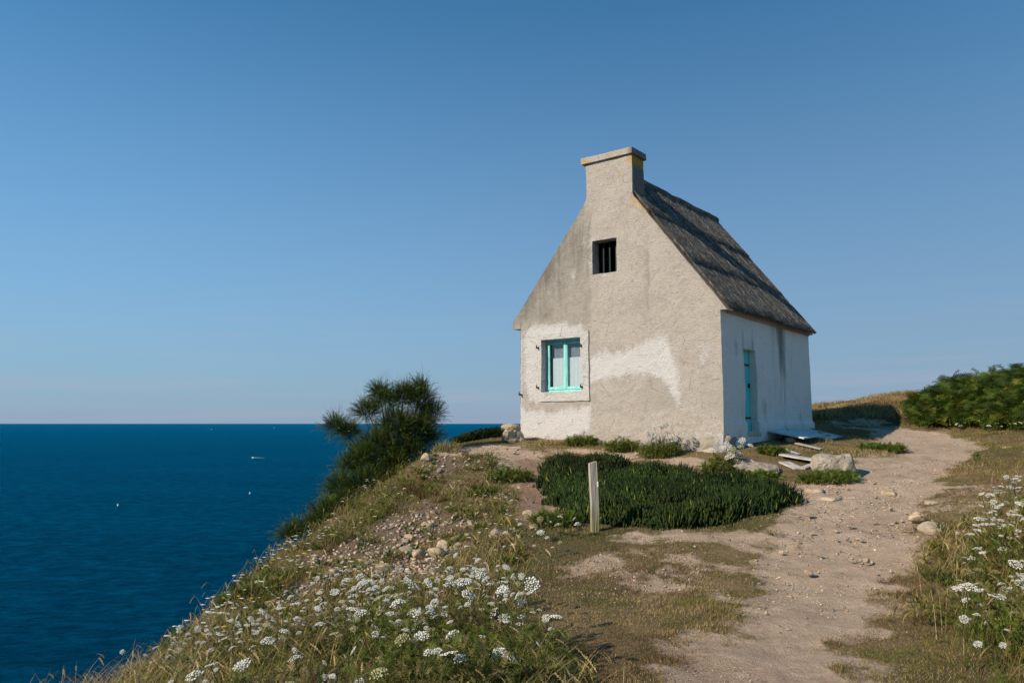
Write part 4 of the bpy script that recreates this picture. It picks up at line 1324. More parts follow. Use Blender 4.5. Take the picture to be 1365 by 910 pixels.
# ---- feathery green weeds under the flowers
acc = Acc()
x, y = polar(130000, 2.9, 26, -46, 46, .9)
pm, rb, ic, ed, hs = veg_fields(x, y)
wd = wild(x, y)
pat = fbm(x * .9, y * .9, None, 3, 451)
keep = (RNG.random(len(x)) < wd * np.maximum(sstep(-.15, .35, pat), bushy(x, y))) & (pm < .3) & (rb < .35) & (ic < -.05) & (ed < 2.0) & (hs > .1)
x, y = x[keep], y[keep]; n = len(x); print("weeds", n)
z = hraw(x, y)
el = np.radians(20 + 60 * RNG.random(n)); az = RNG.random(n) * 6.28
dv = np.c_[np.cos(el) * np.cos(az), np.cos(el) * np.sin(az), np.sin(el)]
nearf = sstep(10, 5, y)
ln = (.09 + .16 * RNG.random(n)) * (.8 + .5 * nearf)
br = sstep(.0, .5, fbm(x * 1.7, y * 1.7, None, 2, 453) + RNG.normal(0, .2, n))[:, None]
bu = bushy(x, y)
c = jitter_col(GREEN0, GREEN1 * 1.15, n) * .65 + jitter_col(OLIVE0, OLIVE1, n) * .35
c = c * (1 - br) + jitter_col(BROWN0, STRAW1 * .6, n) * br
P0 = np.c_[x, y, z + (.10 * nearf + .26 * bu) * RNG.random(n)]
fronds(acc, P0, dv, ln * .6, ln * .13, 8, .45, c * .6, c, 42, .75, .5)
tag(link("feathery_weeds", acc.mesh("feathery_weeds"), M['leaf']), "low feathery green weeds beneath the white flowers", "weeds", kind="stuff")

# ---- dry heath on the mound behind the cottage
acc = Acc()
Yv = RNG.uniform(22.5, 33.5, 30000); pxv = RNG.uniform(1080, 1225, 30000)
x = (pxv - 682.5) / 1030 * Yv; y = Yv
keep = (house_sd(x, y) > .3) & (poly_sd(x, y, [gxy(1207, 566), (13.7, 26.0), (19, 28), (19, 17.5)]) < 0) & (path_mask(x, y) < .35) & (edge_sd(x, y) < .5) & (RNG.random(30000) < .35 + .6 * (y > 28))
x, y = x[keep], y[keep]; n = len(x)
c = jitter_col(STRAW0, STRAW1, n); b_ = (fbm(x * .8, y * .8, None, 2, 77) + RNG.normal(0, .25, n) > .1)[:, None]
c = np.where(b_, jitter_col(BROWN0, BROWN1, n), c)
hh = (.08 + .16 * RNG.random(n)) * (.6 + .8 * sstep(-.3, .4, fbm(x * 1.3, y * 1.3, None, 2, 78)))
blades(acc, np.c_[x, y, hraw(x, y) - .02], hh, .014 + .012 * RNG.random(n), .3 + .8 * RNG.random(n), RNG.random(n) * 6.28, c * .6, c, 2)
tag(link("dry_heath", acc.mesh("dry_heath"), M['grass']), "dry straw and rusty heath on the mound right of the cottage", "grass", kind="stuff")

# ---- nodding dry grass heads in the foreground and along the cliff edge
acc = Acc()
x, y = polar(30000, 3.3, 16, -46, 44, 1.0)
pm, rb, ic, ed, hs = veg_fields(x, y)
wd = wild(x, y)
pat = sstep(.0, .35, fbm(x * .7, y * .7, None, 2, 461)) + sstep(-.9, -.2, ed) * (y < 10)
keep = (RNG.random(len(x)) < .6 * wd * np.maximum(pat, .35)) & (pm < .25) & (rb < .35) & (ic < -.05) & (ed < .8)
x, y = x[keep], y[keep]; n = len(x); print("heads", n)
z = hraw(x, y)
h = .28 + .22 * RNG.random(n)
laz = RNG.normal(.5, .8, n); lean = .35 + .5 * RNG.random(n)
c = jitter_col(STRAW0 * 1.3, STRAW1 * 1.1, n)
P0 = np.c_[x, y, z]
blades(acc, P0, h, np.full(n, .0045), lean, laz, c * .7, c, 4)
tipp = P0 + np.c_[lean * h * np.cos(laz) * .72, lean * h * np.sin(laz) * .72, h * .88 * (1 - .30 * lean)]
dv = np.c_[np.cos(laz), np.sin(laz), .2 - lean]
fronds(acc, tipp, dv, .07 + .05 * RNG.random(n), np.full(n, .016), 7, .5, c, c * 1.15, 35, 1.2, .5, False)
tag(link("nodding_grass", acc.mesh("nodding_grass"), M['grass']), "tall straw-coloured grass with nodding seed heads", "grass", kind="stuff")

# ---- gravel
acc = Acc()
rk = [rock_mesh("tmp", 70 + i, .7, 9, False) for i in range(5)]
x, y = polar(150000, 4.0, 24, -36, 40, .9)
pm, rb, ic, ed, hs = veg_fields(x, y)
ston = sstep(-.2, .35, fbm(x * .6, y * .6, None, 2, 471)) * pm * sstep(6.5, 9.5, y) * .85 + .16 * pm + .7 * rb
keep = (RNG.random(len(x)) < ston) & (ic < -.03) & (hs > .02) & (ed < 1)
x, y, rb = x[keep], y[keep], rb[keep]; n = len(x); print("gravel", n)
z = hraw(x, y)
s = (.007 + .050 * RNG.random(n) ** 3 * (.35 + .65 * sstep(5.5, 9, y))) * (1 + 1.1 * rb)
g0 = RNG.random((n, 1))
cc = np.array([.25, .18, .12]) * (1 - g0) + np.array([.52, .415, .30]) * g0
gy_ = RNG.random((n, 1)) < .25
cc = np.where(gy_, np.array([[.22, .205, .19]]) * (.7 + .6 * g0), cc)
for k, me in enumerate(rk):
    me.calc_loop_triangles()
    T = np.array([v.co for v in me.vertices]); TF = np.array([lt.vertices for lt in me.loop_triangles])
    sel = np.arange(n) % 5 == k
    m = sel.sum(); yaw = RNG.random(m) * 6.28
    X = T[None, :, 0] * np.cos(yaw)[:, None] - T[None, :, 1] * np.sin(yaw)[:, None]
    Y = T[None, :, 0] * np.sin(yaw)[:, None] + T[None, :, 1] * np.cos(yaw)[:, None]
    Z = np.repeat(T[None, :, 2], m, 0)
    V = np.stack([X, Y, Z], -1) * s[sel][:, None, None] + np.c_[x[sel], y[sel], z[sel] + s[sel] * .08 - .03 * path_mask(x[sel], y[sel])][:, None, :]
    F = (np.arange(m) * len(T))[:, None, None] + TF[None]
    acc.add(V.reshape(-1, 3), F.reshape(-1, 3), np.repeat(cc[sel], len(T), 0))
for me in rk: D.meshes.remove(me)
t = NT("gravel_chip"); M['gravel'] = t.done(t.attr("col", "Color"), .9, t.bump(t.noise(t.co(), 60, 3), .5, .01), .1)
tag(link("gravel", acc.mesh("gravel"), M['gravel']), "loose buff gravel on the path and rubble slope", "gravel", kind="stuff")

# ---- ice plants
def ice_h(x, y):
    s = ice_sd(x, y)
    return .17 * sstep(-.06, .26, s) + .07 * fbm(x * 1.6, y * 1.6, None, 3, 481) * sstep(0, .4, s)
ip = np.array(ICE)
ice = empty("ice_plant_mat", (float(ip[:, 0].mean()), float(ip[:, 1].mean()), ground_z(ip[:, 0].mean(), ip[:, 1].mean())))
tag(ice, "dark green mat of fleshy ice plants in front of the cottage", "ice plants", kind="stuff")
io_ = np.array(ice.location)
ax_ = np.arange(ip[:, 0].min() - .3, ip[:, 0].max() + .3, .07); ay_ = np.arange(ip[:, 1].min() - .3, ip[:, 1].max() + .3, .07)
X, Y = np.meshgrid(ax_, ay_, indexing='ij')
S = ice_sd(X, Y)
Z = hraw(X, Y) + ice_h(X, Y) - .05
i_ = np.arange(X.size).reshape(X.shape)
q = np.stack([i_[:-1, :-1], i_[1:, :-1], i_[1:, 1:], i_[:-1, 1:]], -1).reshape(-1, 4)
q = q[(S.ravel()[q] > -.02).all(1)]
base_c = np.tile([.012, .022, .008], (X.size, 1))
b_ = link("mound", np_mesh("mound", np.c_[X.ravel(), Y.ravel(), Z.ravel()] - io_, [q], base_c, smooth=True), M['succulent'], ice); b_["kind"] = "stuff"
n0 = 120000
x = RNG.uniform(ip[:, 0].min() - .2, ip[:, 0].max() + .2, n0); y = RNG.uniform(ip[:, 1].min() - .2, ip[:, 1].max() + .2, n0)
s = ice_sd(x, y)
k = RNG.random(n0) < np.where(s > 0, 1, .25 * np.exp(np.minimum(s, 0) / .04))
x, y, s = x[k], y[k], s[k]
x, y, s = x[:38000], y[:38000], s[:38000]
n = len(x); print("ice", n)
z = hraw(x, y) + ice_h(x, y) - .05
h = .05 + .13 * RNG.random(n) ** 1.5; wv = .011 + .008 * RNG.random(n)
laz = RNG.random(n) * 6.28; lean = .1 + 1.1 * RNG.random(n) ** 1.5
yaw = RNG.random(n) * 6.28
P = np.c_[x, y, z]
ld = np.c_[np.cos(laz), np.sin(laz), np.zeros(n)]
rows = []; cols = []
c1 = jitter_col([.013, .030, .005], [.040, .074, .012], n)
pz = (.34 + .5 * sstep(-.5, .5, fbm(x * 1.8, y * 1.8, None, 3, 485)))
c1 = c1 * pz[:, None] * (1 + .25 * np.c_[np.ones(n), np.zeros(n), np.zeros(n)] * sstep(0, .6, fbm(x * .9, y * .9, None, 2, 486))[:, None])
h = h * (.7 + .55 * sstep(-.4, .4, fbm(x * 3, y * 3, None, 2, 487))) * (.8 + .5 * RNG.random(n))
yl = (RNG.random(n) < .02)[:, None]
c1 = np.where(yl, np.array([[.15, .16, .03]]), c1)
for tt, wf in ((0, 1.0), (.55, 1.05)):
    c = P + np.c_[np.zeros(n), np.zeros(n), h * tt] + ld * (lean * h * (1 - tt * .3) * tt)[:, None]
    for j in range(3):
        a = yaw + j * 2.094
        rows.append(c + np.c_[np.cos(a), np.sin(a), np.zeros(n)] * (wv * wf)[:, None]); cols.append(c1 * (.55 + .6 * tt))
rows.append(P + np.c_[np.zeros(n), np.zeros(n), h] + ld * (lean * h * .75)[:, None]); cols.append(c1 * 1.15)
V = np.stack(rows, 1).reshape(-1, 3); C = np.stack(cols, 1).reshape(-1, 3)
kk = np.arange(n)[:, None] * 7
F4 = np.concatenate([kk + np.array([[0, 1, 4, 3]]), kk + np.array([[1, 2, 5, 4]]), kk + np.array([[2, 0, 3, 5]])])
F3 = np.concatenate([kk + np.array([[3, 4, 6]]), kk + np.array([[4, 5, 6]]), kk + np.array([[5, 3, 6]])])
l_ = link("leaves", np_mesh("leaves", V - io_, [F3, F4], C), M['succulent'], ice); l_["kind"] = "stuff"

# ---- tamarisk clinging to the edge
TY = 14.6
troot = at(530, 690, 15.9)
troot[2] = ground_z(troot[0], troot[1])
tree = empty("tamarisk_tree", tuple(troot))
tag(tree, "windswept dark green tamarisk growing from the cliff edge above the sea", "tree")
tr = np.array(troot)
TK = 1.12
lobes = [(459, 573, 14.6, 9), (446, 567, 14.6, 13), (468, 577, 14.6, 12), (490, 548, 14.8, 17), (512, 533, 15, 20), (538, 527, 15, 19), (560, 530, 15.2, 22), (574, 550, 15.3, 18), (560, 570, 15, 28), (530, 565, 14.8, 28),
         (505, 590, 14.6, 26), (545, 600, 14.8, 26), (520, 620, 14.5, 28), (485, 608, 14.3, 22), (468, 622, 14.2, 18), (490, 645, 14, 28), (455, 650, 13.8, 22), (520, 645, 14.2, 24), (465, 675, 13.6, 26), (435, 682, 13.3, 20),
         (418, 700, 13.1, 16), (395, 709, 13, 12), (383, 714, 12.9, 9), (445, 697, 13.2, 20), (480, 695, 13.6, 20), (560, 515, 15.2, 9), (505, 520, 15, 9), (573, 585, 15.1, 14)]
tacc = Acc()
def tube(acc, pts, rads, col, k=7):
    pts = np.array(pts, float); m = len(pts)
    rings = []
    for i in range(m):
        d = pts[min(i + 1, m - 1)] - pts[max(i - 1, 0)]; d = d / np.linalg.norm(d)
        a = np.cross(d, [0.3, .9, .2]); a /= np.linalg.norm(a); b = np.cross(d, a)
        th = np.arange(k) * 2 * math.pi / k
        rings.append(pts[i] + rads[i] * (np.cos(th)[:, None] * a + np.sin(th)[:, None] * b))
    V = np.concatenate(rings); F = []
    for i in range(m - 1):
        for j in range(k):
            F.append((i * k + j, i * k + (j + 1) % k, (i + 1) * k + (j + 1) % k, (i + 1) * k + j))
    acc.add(V, np.array(F), np.tile(col, (len(V), 1)))
cacc = Acc()
hub = at(525, 640, 14.5 * TK)
tube(tacc, [tr - [0, 0, .3], tr + (hub - tr) * .5 + [.05, 0, 0], hub], [.13, .10, .08], (.08, .06, .04))
for px, py, Y, rp in lobes:
    Y = Y * TK
    c = at(px, py, Y); R_ = rp / 1030 * Y
    j = np.array([random.uniform(-.1, .1), random.uniform(-.1, .1), random.uniform(-.05, .1)])
    st_ = hub if py < 640 else tr + (hub - tr) * .4
    tube(tacc, [st_, (st_ + c) / 2 + j + [0, 0, -.06], c], [.040, .024, .010], (.08, .06, .04), 5)
    n = int(80 + 720 * R_ ** 2 / .16)
    u = RNG.normal(size=(n, 3)); u /= np.linalg.norm(u, axis=1, keepdims=True)
    rad_ = R_ * RNG.random(n)[:, None] ** .42 * (.75 + .35 * fbm(u[:, 0] * 2 + px, u[:, 1] * 2, u[:, 2] * 2, 2, 9))[:, None]
    P = c + u * rad_ * [1, 1.25, .9] - [0, 0, .1 * R_]
    dv = u * .75 + np.array([-.12, -.05, .8]) + RNG.normal(0, .38, (n, 3))
    ln = .16 + .26 * RNG.random(n) ** 1.5
    tipf = (rad_[:, 0] / R_)[:, None]
    col0 = jitter_col([.012, .026, .008], [.026, .05, .012], n); col1 = jitter_col([.055, .10, .014], [.18, .21, .035], n)  # dark base to bright tip: sunlight on the sprays put into the colour
    fronds(cacc, P, dv, ln, np.full(n, .050), 16, .28, col0, col1, 26, .55, .35, True)
    # fine bare wisps
    m = n // 9
    ws = RNG.choice(n, m)
    blades(cacc, P[ws] + dv[ws] * .1, .26 + .16 * RNG.random(m), np.full(m, .005), .15 + .25 * RNG.random(m), RNG.random(m) * 6.28, col0[ws], col1[ws] * .9, 2)
m_ = tacc.mesh("trunk", True)
for ac, nm, mt in ((tacc, "trunk", 'bark'), (cacc, "crown", 'needle')):
    ac.V = [v - tr for v in ac.V]
    link(nm, ac.mesh(nm, nm == "trunk"), M[mt], tree)
D.meshes.remove(m_)
print("crown verts", cacc.n)

# ---- low dark hedge left behind the cottage corner
acc = Acc()
n = 5200
px_ = RNG.uniform(604, 668, n); top = np.interp(px_, [604, 625, 640, 668], [588, 580, 576, 573])
Yv = RNG.uniform(19.8, 22.5, n)
xx = (px_ - 682.5) / 1030 * Yv
gz_ = hraw(xx, Yv)
hh = np.maximum((1030 ** -1) * (564 - top) * Yv + EYE - gz_, .08)
P = np.c_[xx, Yv, gz_ + hh * RNG.random(n) ** .6]
dv = RNG.normal(0, .5, (n, 3)) + [0, 0, .6]
c = jitter_col([.010, .022, .006], [.035, .06, .012], n)
fronds(acc, P, dv, .08 + .1 * RNG.random(n), np.full(n, .05), 5, .2, c * .7, c, 50, .8, .6, False)
lo = np.array([P[:, 0].mean(), P[:, 1].mean(), gz_.mean()])
acc.V = [v - lo for v in acc.V]
hd = empty("low_shrub", tuple(lo)); tag(hd, "low dark green shrub on the edge left of the cottage", "shrub")
link("foliage", acc.mesh("foliage"), M['leaf'], hd)

# ---- bracken bank on the right
BR = [gxy(*p) for p in [(1207, 566), (1240, 570), (1300, 571), (1365, 574)]] + [(19, 17.5), (19, 28), (15.8, 28.8), (13.7, 26.0)]
acc = Acc()
n0 = 7000
bx_ = np.array(BR)
x = RNG.uniform(bx_[:, 0].min(), bx_[:, 0].max(), n0); y = RNG.uniform(bx_[:, 1].min(), bx_[:, 1].max(), n0)
sd = poly_sd(x, y, BR)
k = sd + .2 * fbm(x, y, None, 2, 5) > 0
x, y, sd = x[k], y[k], sd[k]; n = len(x); print("bracken", n)
z = hraw(x, y)
ht = (.26 + .36 * sstep(.0, .9, sd)) * (1 + .55 * fbm(x * 1.1, y * 1.1, None, 3, 7)) * (.5 + .8 * RNG.random(n))
blades(acc, np.c_[x, y, z], ht, np.full(n, .02), RNG.random(n) * .3, RNG.random(n) * 6.28, jitter_col(OLIVE0, OLIVE1, n), jitter_col(GREEN0, GREEN1, n), 2)
for rep in range(3):
    az = RNG.random(n) * 6.28; el = np.radians(RNG.uniform(5, 60, n))
    dv = np.c_[np.cos(az) * np.cos(el), np.sin(az) * np.cos(el), np.sin(el)]
    c = jitter_col(GREEN0 * .8, GREEN1 * .9, n)
    yb = (RNG.random(n) < .14)[:, None]
    c = np.where(yb, jitter_col(OLIVE0, OLIVE1, n), c) * (.75 + .5 * sstep(-.4, .4, fbm(x * 1.5, y * 1.5, None, 2, 15)))[:, None]
    ln = .30 + .30 * RNG.random(n)
    fronds(acc, np.c_[x, y, z + ht * (.55 + .2 * rep)], dv, ln, ln * .36, 8, .35, c * .7, c, 62, .75, .9)
tag(link("bracken", acc.mesh("bracken"), M['leaf']), "dense bank of green bracken on the hillside at right", "bracken", kind="stuff")

# ---- tufts at the foot of the walls
def tuft(px, py, wpx, hpx, kind, label):
    g = ground_at(px, py); Rr = wpx / 2060 * g[1]; H = hpx / 1030 * g[1]
    e = empty("weed_clump" if kind != 'dry' else "grass_tuft", tuple(g)); tag(e, label, "plant" if kind != 'dry' else "grass")
    acc = Acc(); n = int(260 * max(Rr, .2) / .3)
    a = RNG.random(n) * 6.28; q = np.sqrt(RNG.random(n)) * Rr
    x = g[0] + np.cos(a) * q; y = g[1] + np.sin(a) * q * .5
    ok = house_sd(x, y) > .06
    x, y, q = x[ok], y[ok], q[ok]; n = len(x)
    z = hraw(x, y)
    hh = H * (.5 + .6 * RNG.random(n)) * (1 - .5 * (q / Rr) ** 2)
    c = jitter_col(STRAW0, STRAW1, n) if kind == 'dry' else jitter_col(OLIVE0, OLIVE1, n)
    mixd = (RNG.random(n) < (.25 if kind == 'dry' else .3))[:, None]
    c = np.where(mixd, jitter_col(GREEN0, GREEN1, n) if kind == 'dry' else jitter_col(STRAW0, STRAW1, n), c)
    blades(acc, np.c_[x, y, z] - g, hh, np.full(n, .011), .2 + .6 * RNG.random(n), RNG.random(n) * 6.28, c * .6, c, 3)
    if kind != 'dry':
        az = RNG.random(n) * 6.28; el = np.radians(RNG.uniform(10, 80, n))
        dv = np.c_[np.cos(az) * np.cos(el), np.sin(az) * np.cos(el), np.sin(el)]
        c = jitter_col(GREEN0 * 1.2, GREEN1 * 1.1, n)
        fronds(acc, np.c_[x, y, z + hh * .6 * RNG.random(n)] - g, dv, .12 + .1 * RNG.random(n), np.full(n, .05), 6, .3, c * .6, c, 50, .8, .8)
    link("blades" if kind == 'dry' else "foliage", acc.mesh("blades"), M['grass' if kind == 'dry' else 'leaf'], e)
    return g, Rr, H
tuft(775, 593, 46, 18, 'green', "olive grassy clump at the wall below the window's right end")
tuft(728, 592, 40, 10, 'dry', "low dry grass tuft at the wall below the window")
tuft(830, 600, 46, 24, 'green', "thin green weeds against the wall right of the window")
FL = []
FL.append(tuft(880, 607, 60, 32, 'green', "green clump with white flowers at the middle of the gable foot"))
FL.append(tuft(965, 628, 56, 32, 'green', "green clump with white flowers in front of the wall corner"))
tuft(1000, 640, 70, 12, 'green', "low green weeds below the concrete slab")
tuft(1030, 606, 40, 16, 'green', "green weeds between doorstep and boards")
tuft(1105, 640, 80, 16, 'green', "low green weeds at the foot of the concrete block")
tuft(1150, 605, 90, 9, 'dry', "low grass on the mound beyond the concrete block")
tuft(1178, 600, 60, 12, 'green', "bright green grass at the mound's edge beside the path")
tuft(1075, 588, 70, 10, 'dry', "dry grass around the slatted shutter")
tuft(1098, 556, 46, 15, 'dry', "dry straw tuft on the skyline just right of the cottage")
tuft(1165, 545, 90, 12, 'dry', "dry straw grass along the skyline left of the bracken")
tuft(1352, 500, 50, 16, 'dry', "brown dry bush on the skyline at the right edge")
tuft(595, 600, 40, 22, 'dry', "dry grass tuft at the slope top beside the tamarisk")
tuft(640, 660, 30, 14, 'green', "small green clump on the upper slope")
tuft(680, 640, 60, 24, 'green', "green flowering clump left of the red soil track")
tuft(740, 700, 70, 26, 'green', "green clump with white flowers at the left of the wooden post")
tuft(320, 800, 60, 26, 'green', "bright green clump on the cliff edge above the sea")
tuft(225, 862, 60, 30, 'green', "bright green clump on the cliff edge at lower left")

# ================================================================== wild carrots
HEAD_ARR = []
def head_mesh(seed, openness, tintc=(.70, .69, .63)):
    rs = np.random.default_rng(seed)
    acc = Acc()
    m = 40
    i = np.arange(m); r = np.sqrt((i + .5) / m); a = i * 2.39996 + rs.random() * 6
    r = r * (1 + rs.normal(0, .05, m))
    ctr = np.c_[r * np.cos(a), r * np.sin(a), (.32 * openness) * (1 - r ** 2) + rs.normal(0, .05, m)]
    k = 6
    for c in ctr:
        s = .155 * (1 + rs.normal(0, .22))
        nrm = np.array([c[0] * .35, c[1] * .35, 1]); nrm /= np.linalg.norm(nrm)
        e1 = np.cross(nrm, [0, 1, 0]); e1 /= np.linalg.norm(e1); e2 = np.cross(nrm, e1)
        th = np.arange(k) * 2 * math.pi / k + rs.random() * 2
        rr = s * (1 + rs.normal(0, .22, k))
        ring = c + (np.cos(th) * rr)[:, None] * e1 + (np.sin(th) * rr)[:, None] * e2 - nrm * .05
        V = np.r_[[c + nrm * .06], ring, [c - nrm * .10]]
        F = [(0, 1 + j, 1 + (j + 1) % k) for j in range(k)] + [(k + 1, 1 + (j + 1) % k, 1 + j) for j in range(k)]
        w = rs.uniform(.9, 1.05)
        cc = np.array([tintc] * (k + 1) + [[.34, .36, .22]]) * w
        acc.add(V, np.array(F), cc)
        q = np.cross(c - np.array([0, 0, -.6]), [0.2, .3, 1]); q /= np.linalg.norm(q) + 1e-6
        b = np.array([0, 0, -.6])
        acc.add(np.array([b - q * .012, b + q * .012, c - nrm * .08]), np.array([[0, 1, 2]]), np.tile([.10, .13, .04], (3, 1)))
    HEAD_ARR.append((np.concatenate(acc.V), np.concatenate(acc.F[3]), np.concatenate(acc.C)))
    return acc.mesh("flower_head")
HEADS = [head_mesh(i, o) for i, o in enumerate((.4, .7, 1.0, .2, .8))]
HEADS += [head_mesh(20 + i, 1.5) for i in range(3)] + [head_mesh(30, 1.2, (.42, .40, .22)), head_mesh(31, 1.7, (.30, .24, .12))]
def stem_mesh(seed):
    rs = random.Random(seed); acc = Acc()
    bx, by = rs.uniform(-.08, .08), rs.uniform(-.08, .08)
    pts = [(bx * 4 * t_ * (1 - t_), by * 4 * t_ * (1 - t_), t_) for t_ in (0, .25, .5, .75, 1)]
    tube(acc, pts, [.009, .008, .007, .006, .005], (.085, .11, .035), 5)
    return acc.mesh("stem", True)
STEMS = [stem_mesh(i) for i in range(5)]
def carrot(x, y, hgt, size, label, group, face=.16):
    z = ground_z(x, y)
    e = empty("wild_carrot", (x, y, z)); tag(e, label, "flower", group)
    lx, ly = random.gauss(.10, .14), random.gauss(-.04, .14)
    e.rotation_euler = (-ly, lx, 0)
    k = .65
    s = link("stem", random.choice(STEMS), M['leaf'], e); s.scale = (k, k, hgt); s.rotation_euler = (0, 0, random.uniform(0, 6.28))
    hd = link("flower_head", random.choice(HEADS), M['flower'], e); hd.location = (0, 0, hgt + size * .28); hd.scale = (size * .5,) * 3
    hd.rotation_mode = 'ZYX'
    hd.rotation_euler = (random.gauss(face, .35), random.gauss(-.15, .35), random.uniform(0, 6.28))
def carrots(poly_px, n, h0, h1, s0, s1, label, group, pl=None):
    pl = pl or [gxy(*p) for p in poly_px]
    b = np.array(pl); k = 0; tries = 0
    while k < n and tries < n * 60:
        tries += 1
        x = random.uniform(b[:, 0].min(), b[:, 0].max()); y = random.uniform(b[:, 1].min(), b[:, 1].max())
        if not in_poly(np.array([x]), np.array([y]), pl)[0]: continue
        if noise(np.array([x * 2.1]), np.array([y * 2.1]), None, 17)[0] < random.uniform(-.9, .3): continue
        if ice_sd(np.array([x]), np.array([y]))[0] > -.1: continue
        carrot(x, y, random.uniform(h0, h1), s0 * .7 + (s1 * 1.15 - s0 * .7) * random.random() ** 1.5, label, group); k += 1
carrots([(480, 905), (450, 850), (520, 820), (640, 805), (700, 840), (735, 905)], 70, .24, .50, .05, .11, "white wild carrot in the dense foreground clump left of the path", "foreground clump flowers")
carrots([(180, 905), (300, 862), (420, 800), (520, 800), (470, 860), (460, 905)], 62, .16, .36, .045, .095, "white wild carrot on the grassy slope at lower left above the sea", "lower left slope flowers")
carrots([(1290, 905), (1275, 830), (1290, 770), (1285, 730), (1310, 690), (1345, 665), (1364, 655), (1364, 905)], 72, .14, .36, .05, .11, "white wild carrot on the bank along the path's right side", "right bank flowers")
carrots([(650, 735), (690, 712), (760, 706), (788, 722), (720, 760), (660, 765)], 22, .12, .26, .05, .09, "white wild carrot near the foot of the wooden post", "flowers left of the post")
carrots([(1270, 572), (1364, 572), (1364, 585), (1270, 580)], 14, .15, .3, .07, .11, "white wild carrot at the foot of the bracken bank", "flowers below the bracken")
for (g, Rr, H), nm in zip(FL, ("at the middle of the gable foot", "in front of the cottage corner")):
    for i in range(18):
        a = random.uniform(0, 6.28); q = Rr * math.sqrt(random.random())
        carrot(g[0] + math.cos(a) * q, g[1] + math.sin(a) * q * .4 - .1, H * random.uniform(.6, 1.25), random.uniform(.09, .15), "white flower in the clump " + nm, "flowers " + nm, .7)

carrots(None, 52, .24, .46, .05, .10, "large white wild carrot in the front row of the foreground clump", "front row flowers", [(-2.2, 4.5), (-1.0, 4.2), (.05, 4.2), (.15, 5.0), (-.3, 5.4), (-1.2, 5.3), (-2.2, 5.3)])
# the smaller, half-hidden ones between them: one mass
macc = Acc()
def carrot_mass(poly_px, n, h0, h1, s0, s1):
    pl = [gxy(*p) for p in poly_px]; b = np.array(pl)
    x = RNG.uniform(b[:, 0].min(), b[:, 0].max(), n * 8); y = RNG.uniform(b[:, 1].min(), b[:, 1].max(), n * 8)
    k = in_poly(x, y, pl) & (path_mask(x, y) < .4) & (ice_sd(x, y) < -.1) & (noise(x * 2.4, y * 2.4, None, 19) > RNG.uniform(-.9, .4, n * 8))
    x, y = x[k][:n], y[k][:n]; z = hraw(x, y)
    for i in range(len(x)):
        V, F, C = random.choice(HEAD_ARR); sc = random.uniform(s0, s1) * .5; h = random.uniform(h0, h1)
        R_ = np.array(Matrix.Rotation(random.gauss(0, .4), 3, 'X') @ Matrix.Rotation(random.gauss(0, .4), 3, 'Y') @ Matrix.Rotation(random.uniform(0, 6), 3, 'Z'))
        macc.add(V @ R_.T * sc + [x[i], y[i], z[i] + h + sc * .6], F, C)
        blades(macc, np.array([[x[i], y[i], z[i]]]), np.array([h]), np.array([.006]), np.zeros(1), np.zeros(1), np.array([[.08, .10, .03]]), np.array([[.11, .13, .04]]), 1)
carrot_mass([(480, 905), (450, 850), (520, 815), (640, 795), (720, 840), (745, 905)], 190, .18, .44, .03, .07)
carrot_mass([(150, 905), (300, 855), (430, 785), (560, 790), (470, 860), (460, 905)], 200, .12, .34, .03, .065)
carrot_mass([(1280, 905), (1265, 830), (1285, 770), (1275, 730), (1300, 690), (1345, 660), (1364, 650), (1364, 905)], 150, .10, .34, .03, .07)
carrot_mass([(560, 640), (600, 610), (690, 612), (700, 680), (640, 690)], 60, .08, .18, .03, .06)
tag(link("wild_carrot_mass", macc.mesh("wild_carrot_mass"), M['flower']), "many small white umbels half hidden among the taller ones", "flowers", kind="stuff")

# the many tiny far ones: one mass
acc = Acc()
x, y = polar(16000, 6, 19, -24, 6, .3)
pm, rb, ic, ed, hs = veg_fields(x, y)
dens = sstep(-.1, .5, fbm(x * .9, y * .9, None, 3, 501)) * sstep(1.8, .1, np.abs(ed + .5)) + .10
keep = (RNG.random(len(x)) < dens * wild(x, y) * .28) & (pm < .3) & (rb < .35) & (ic < -.05) & (ed < .25) & (y > 8)
x, y = x[keep], y[keep]; n = len(x); print("tiny umbels", n)
z = hraw(x, y) + .10 + .18 * RNG.random(n)
s = (.016 + .020 * RNG.random(n))
k = 7
th = np.arange(k) * 2 * math.pi / k
ring = np.stack([np.cos(th), np.sin(th), np.zeros(k)], -1)
P = np.c_[x, y, z]
V = np.concatenate([(P + np.c_[RNG.normal(0, .3, n), RNG.normal(0, .3, n), np.full(n, .5)] * (s * .5)[:, None])[:, None, :], P[:, None, :] + ring[None] * s[:, None, None] * (1 + .2 * RNG.normal(0, 1, (n, k, 1)))], 1)
b = np.arange(n)[:, None] * (k + 1)
F = np.concatenate([b + np.array([[0, 1 + j, 1 + (j + 1) % k]]) for j in range(k)])
acc.add(V.reshape(-1, 3), F, np.tile([.68, .67, .60], (n * (k + 1), 1)))
blades(acc, np.c_[x, y, hraw(x, y)], z - hraw(x, y), np.full(n, .006), np.zeros(n), np.zeros(n), np.tile([.08, .09, .03], (n, 1)), np.tile([.09, .11, .04], (n, 1)), 1)
# yellow hawkbits here and there
ys_ = RNG.choice(n, min(n, 25), replace=False)
C_ = acc.C[0].reshape(n, k + 1, 3); C_[ys_] = [.70, .48, .02]; acc.C[0] = C_.reshape(-1, 3)
tag(link("small_flowers", acc.mesh("small_flowers"), M['flower']), "scattered tiny white flowers on the slope", "flowers", kind="stuff")

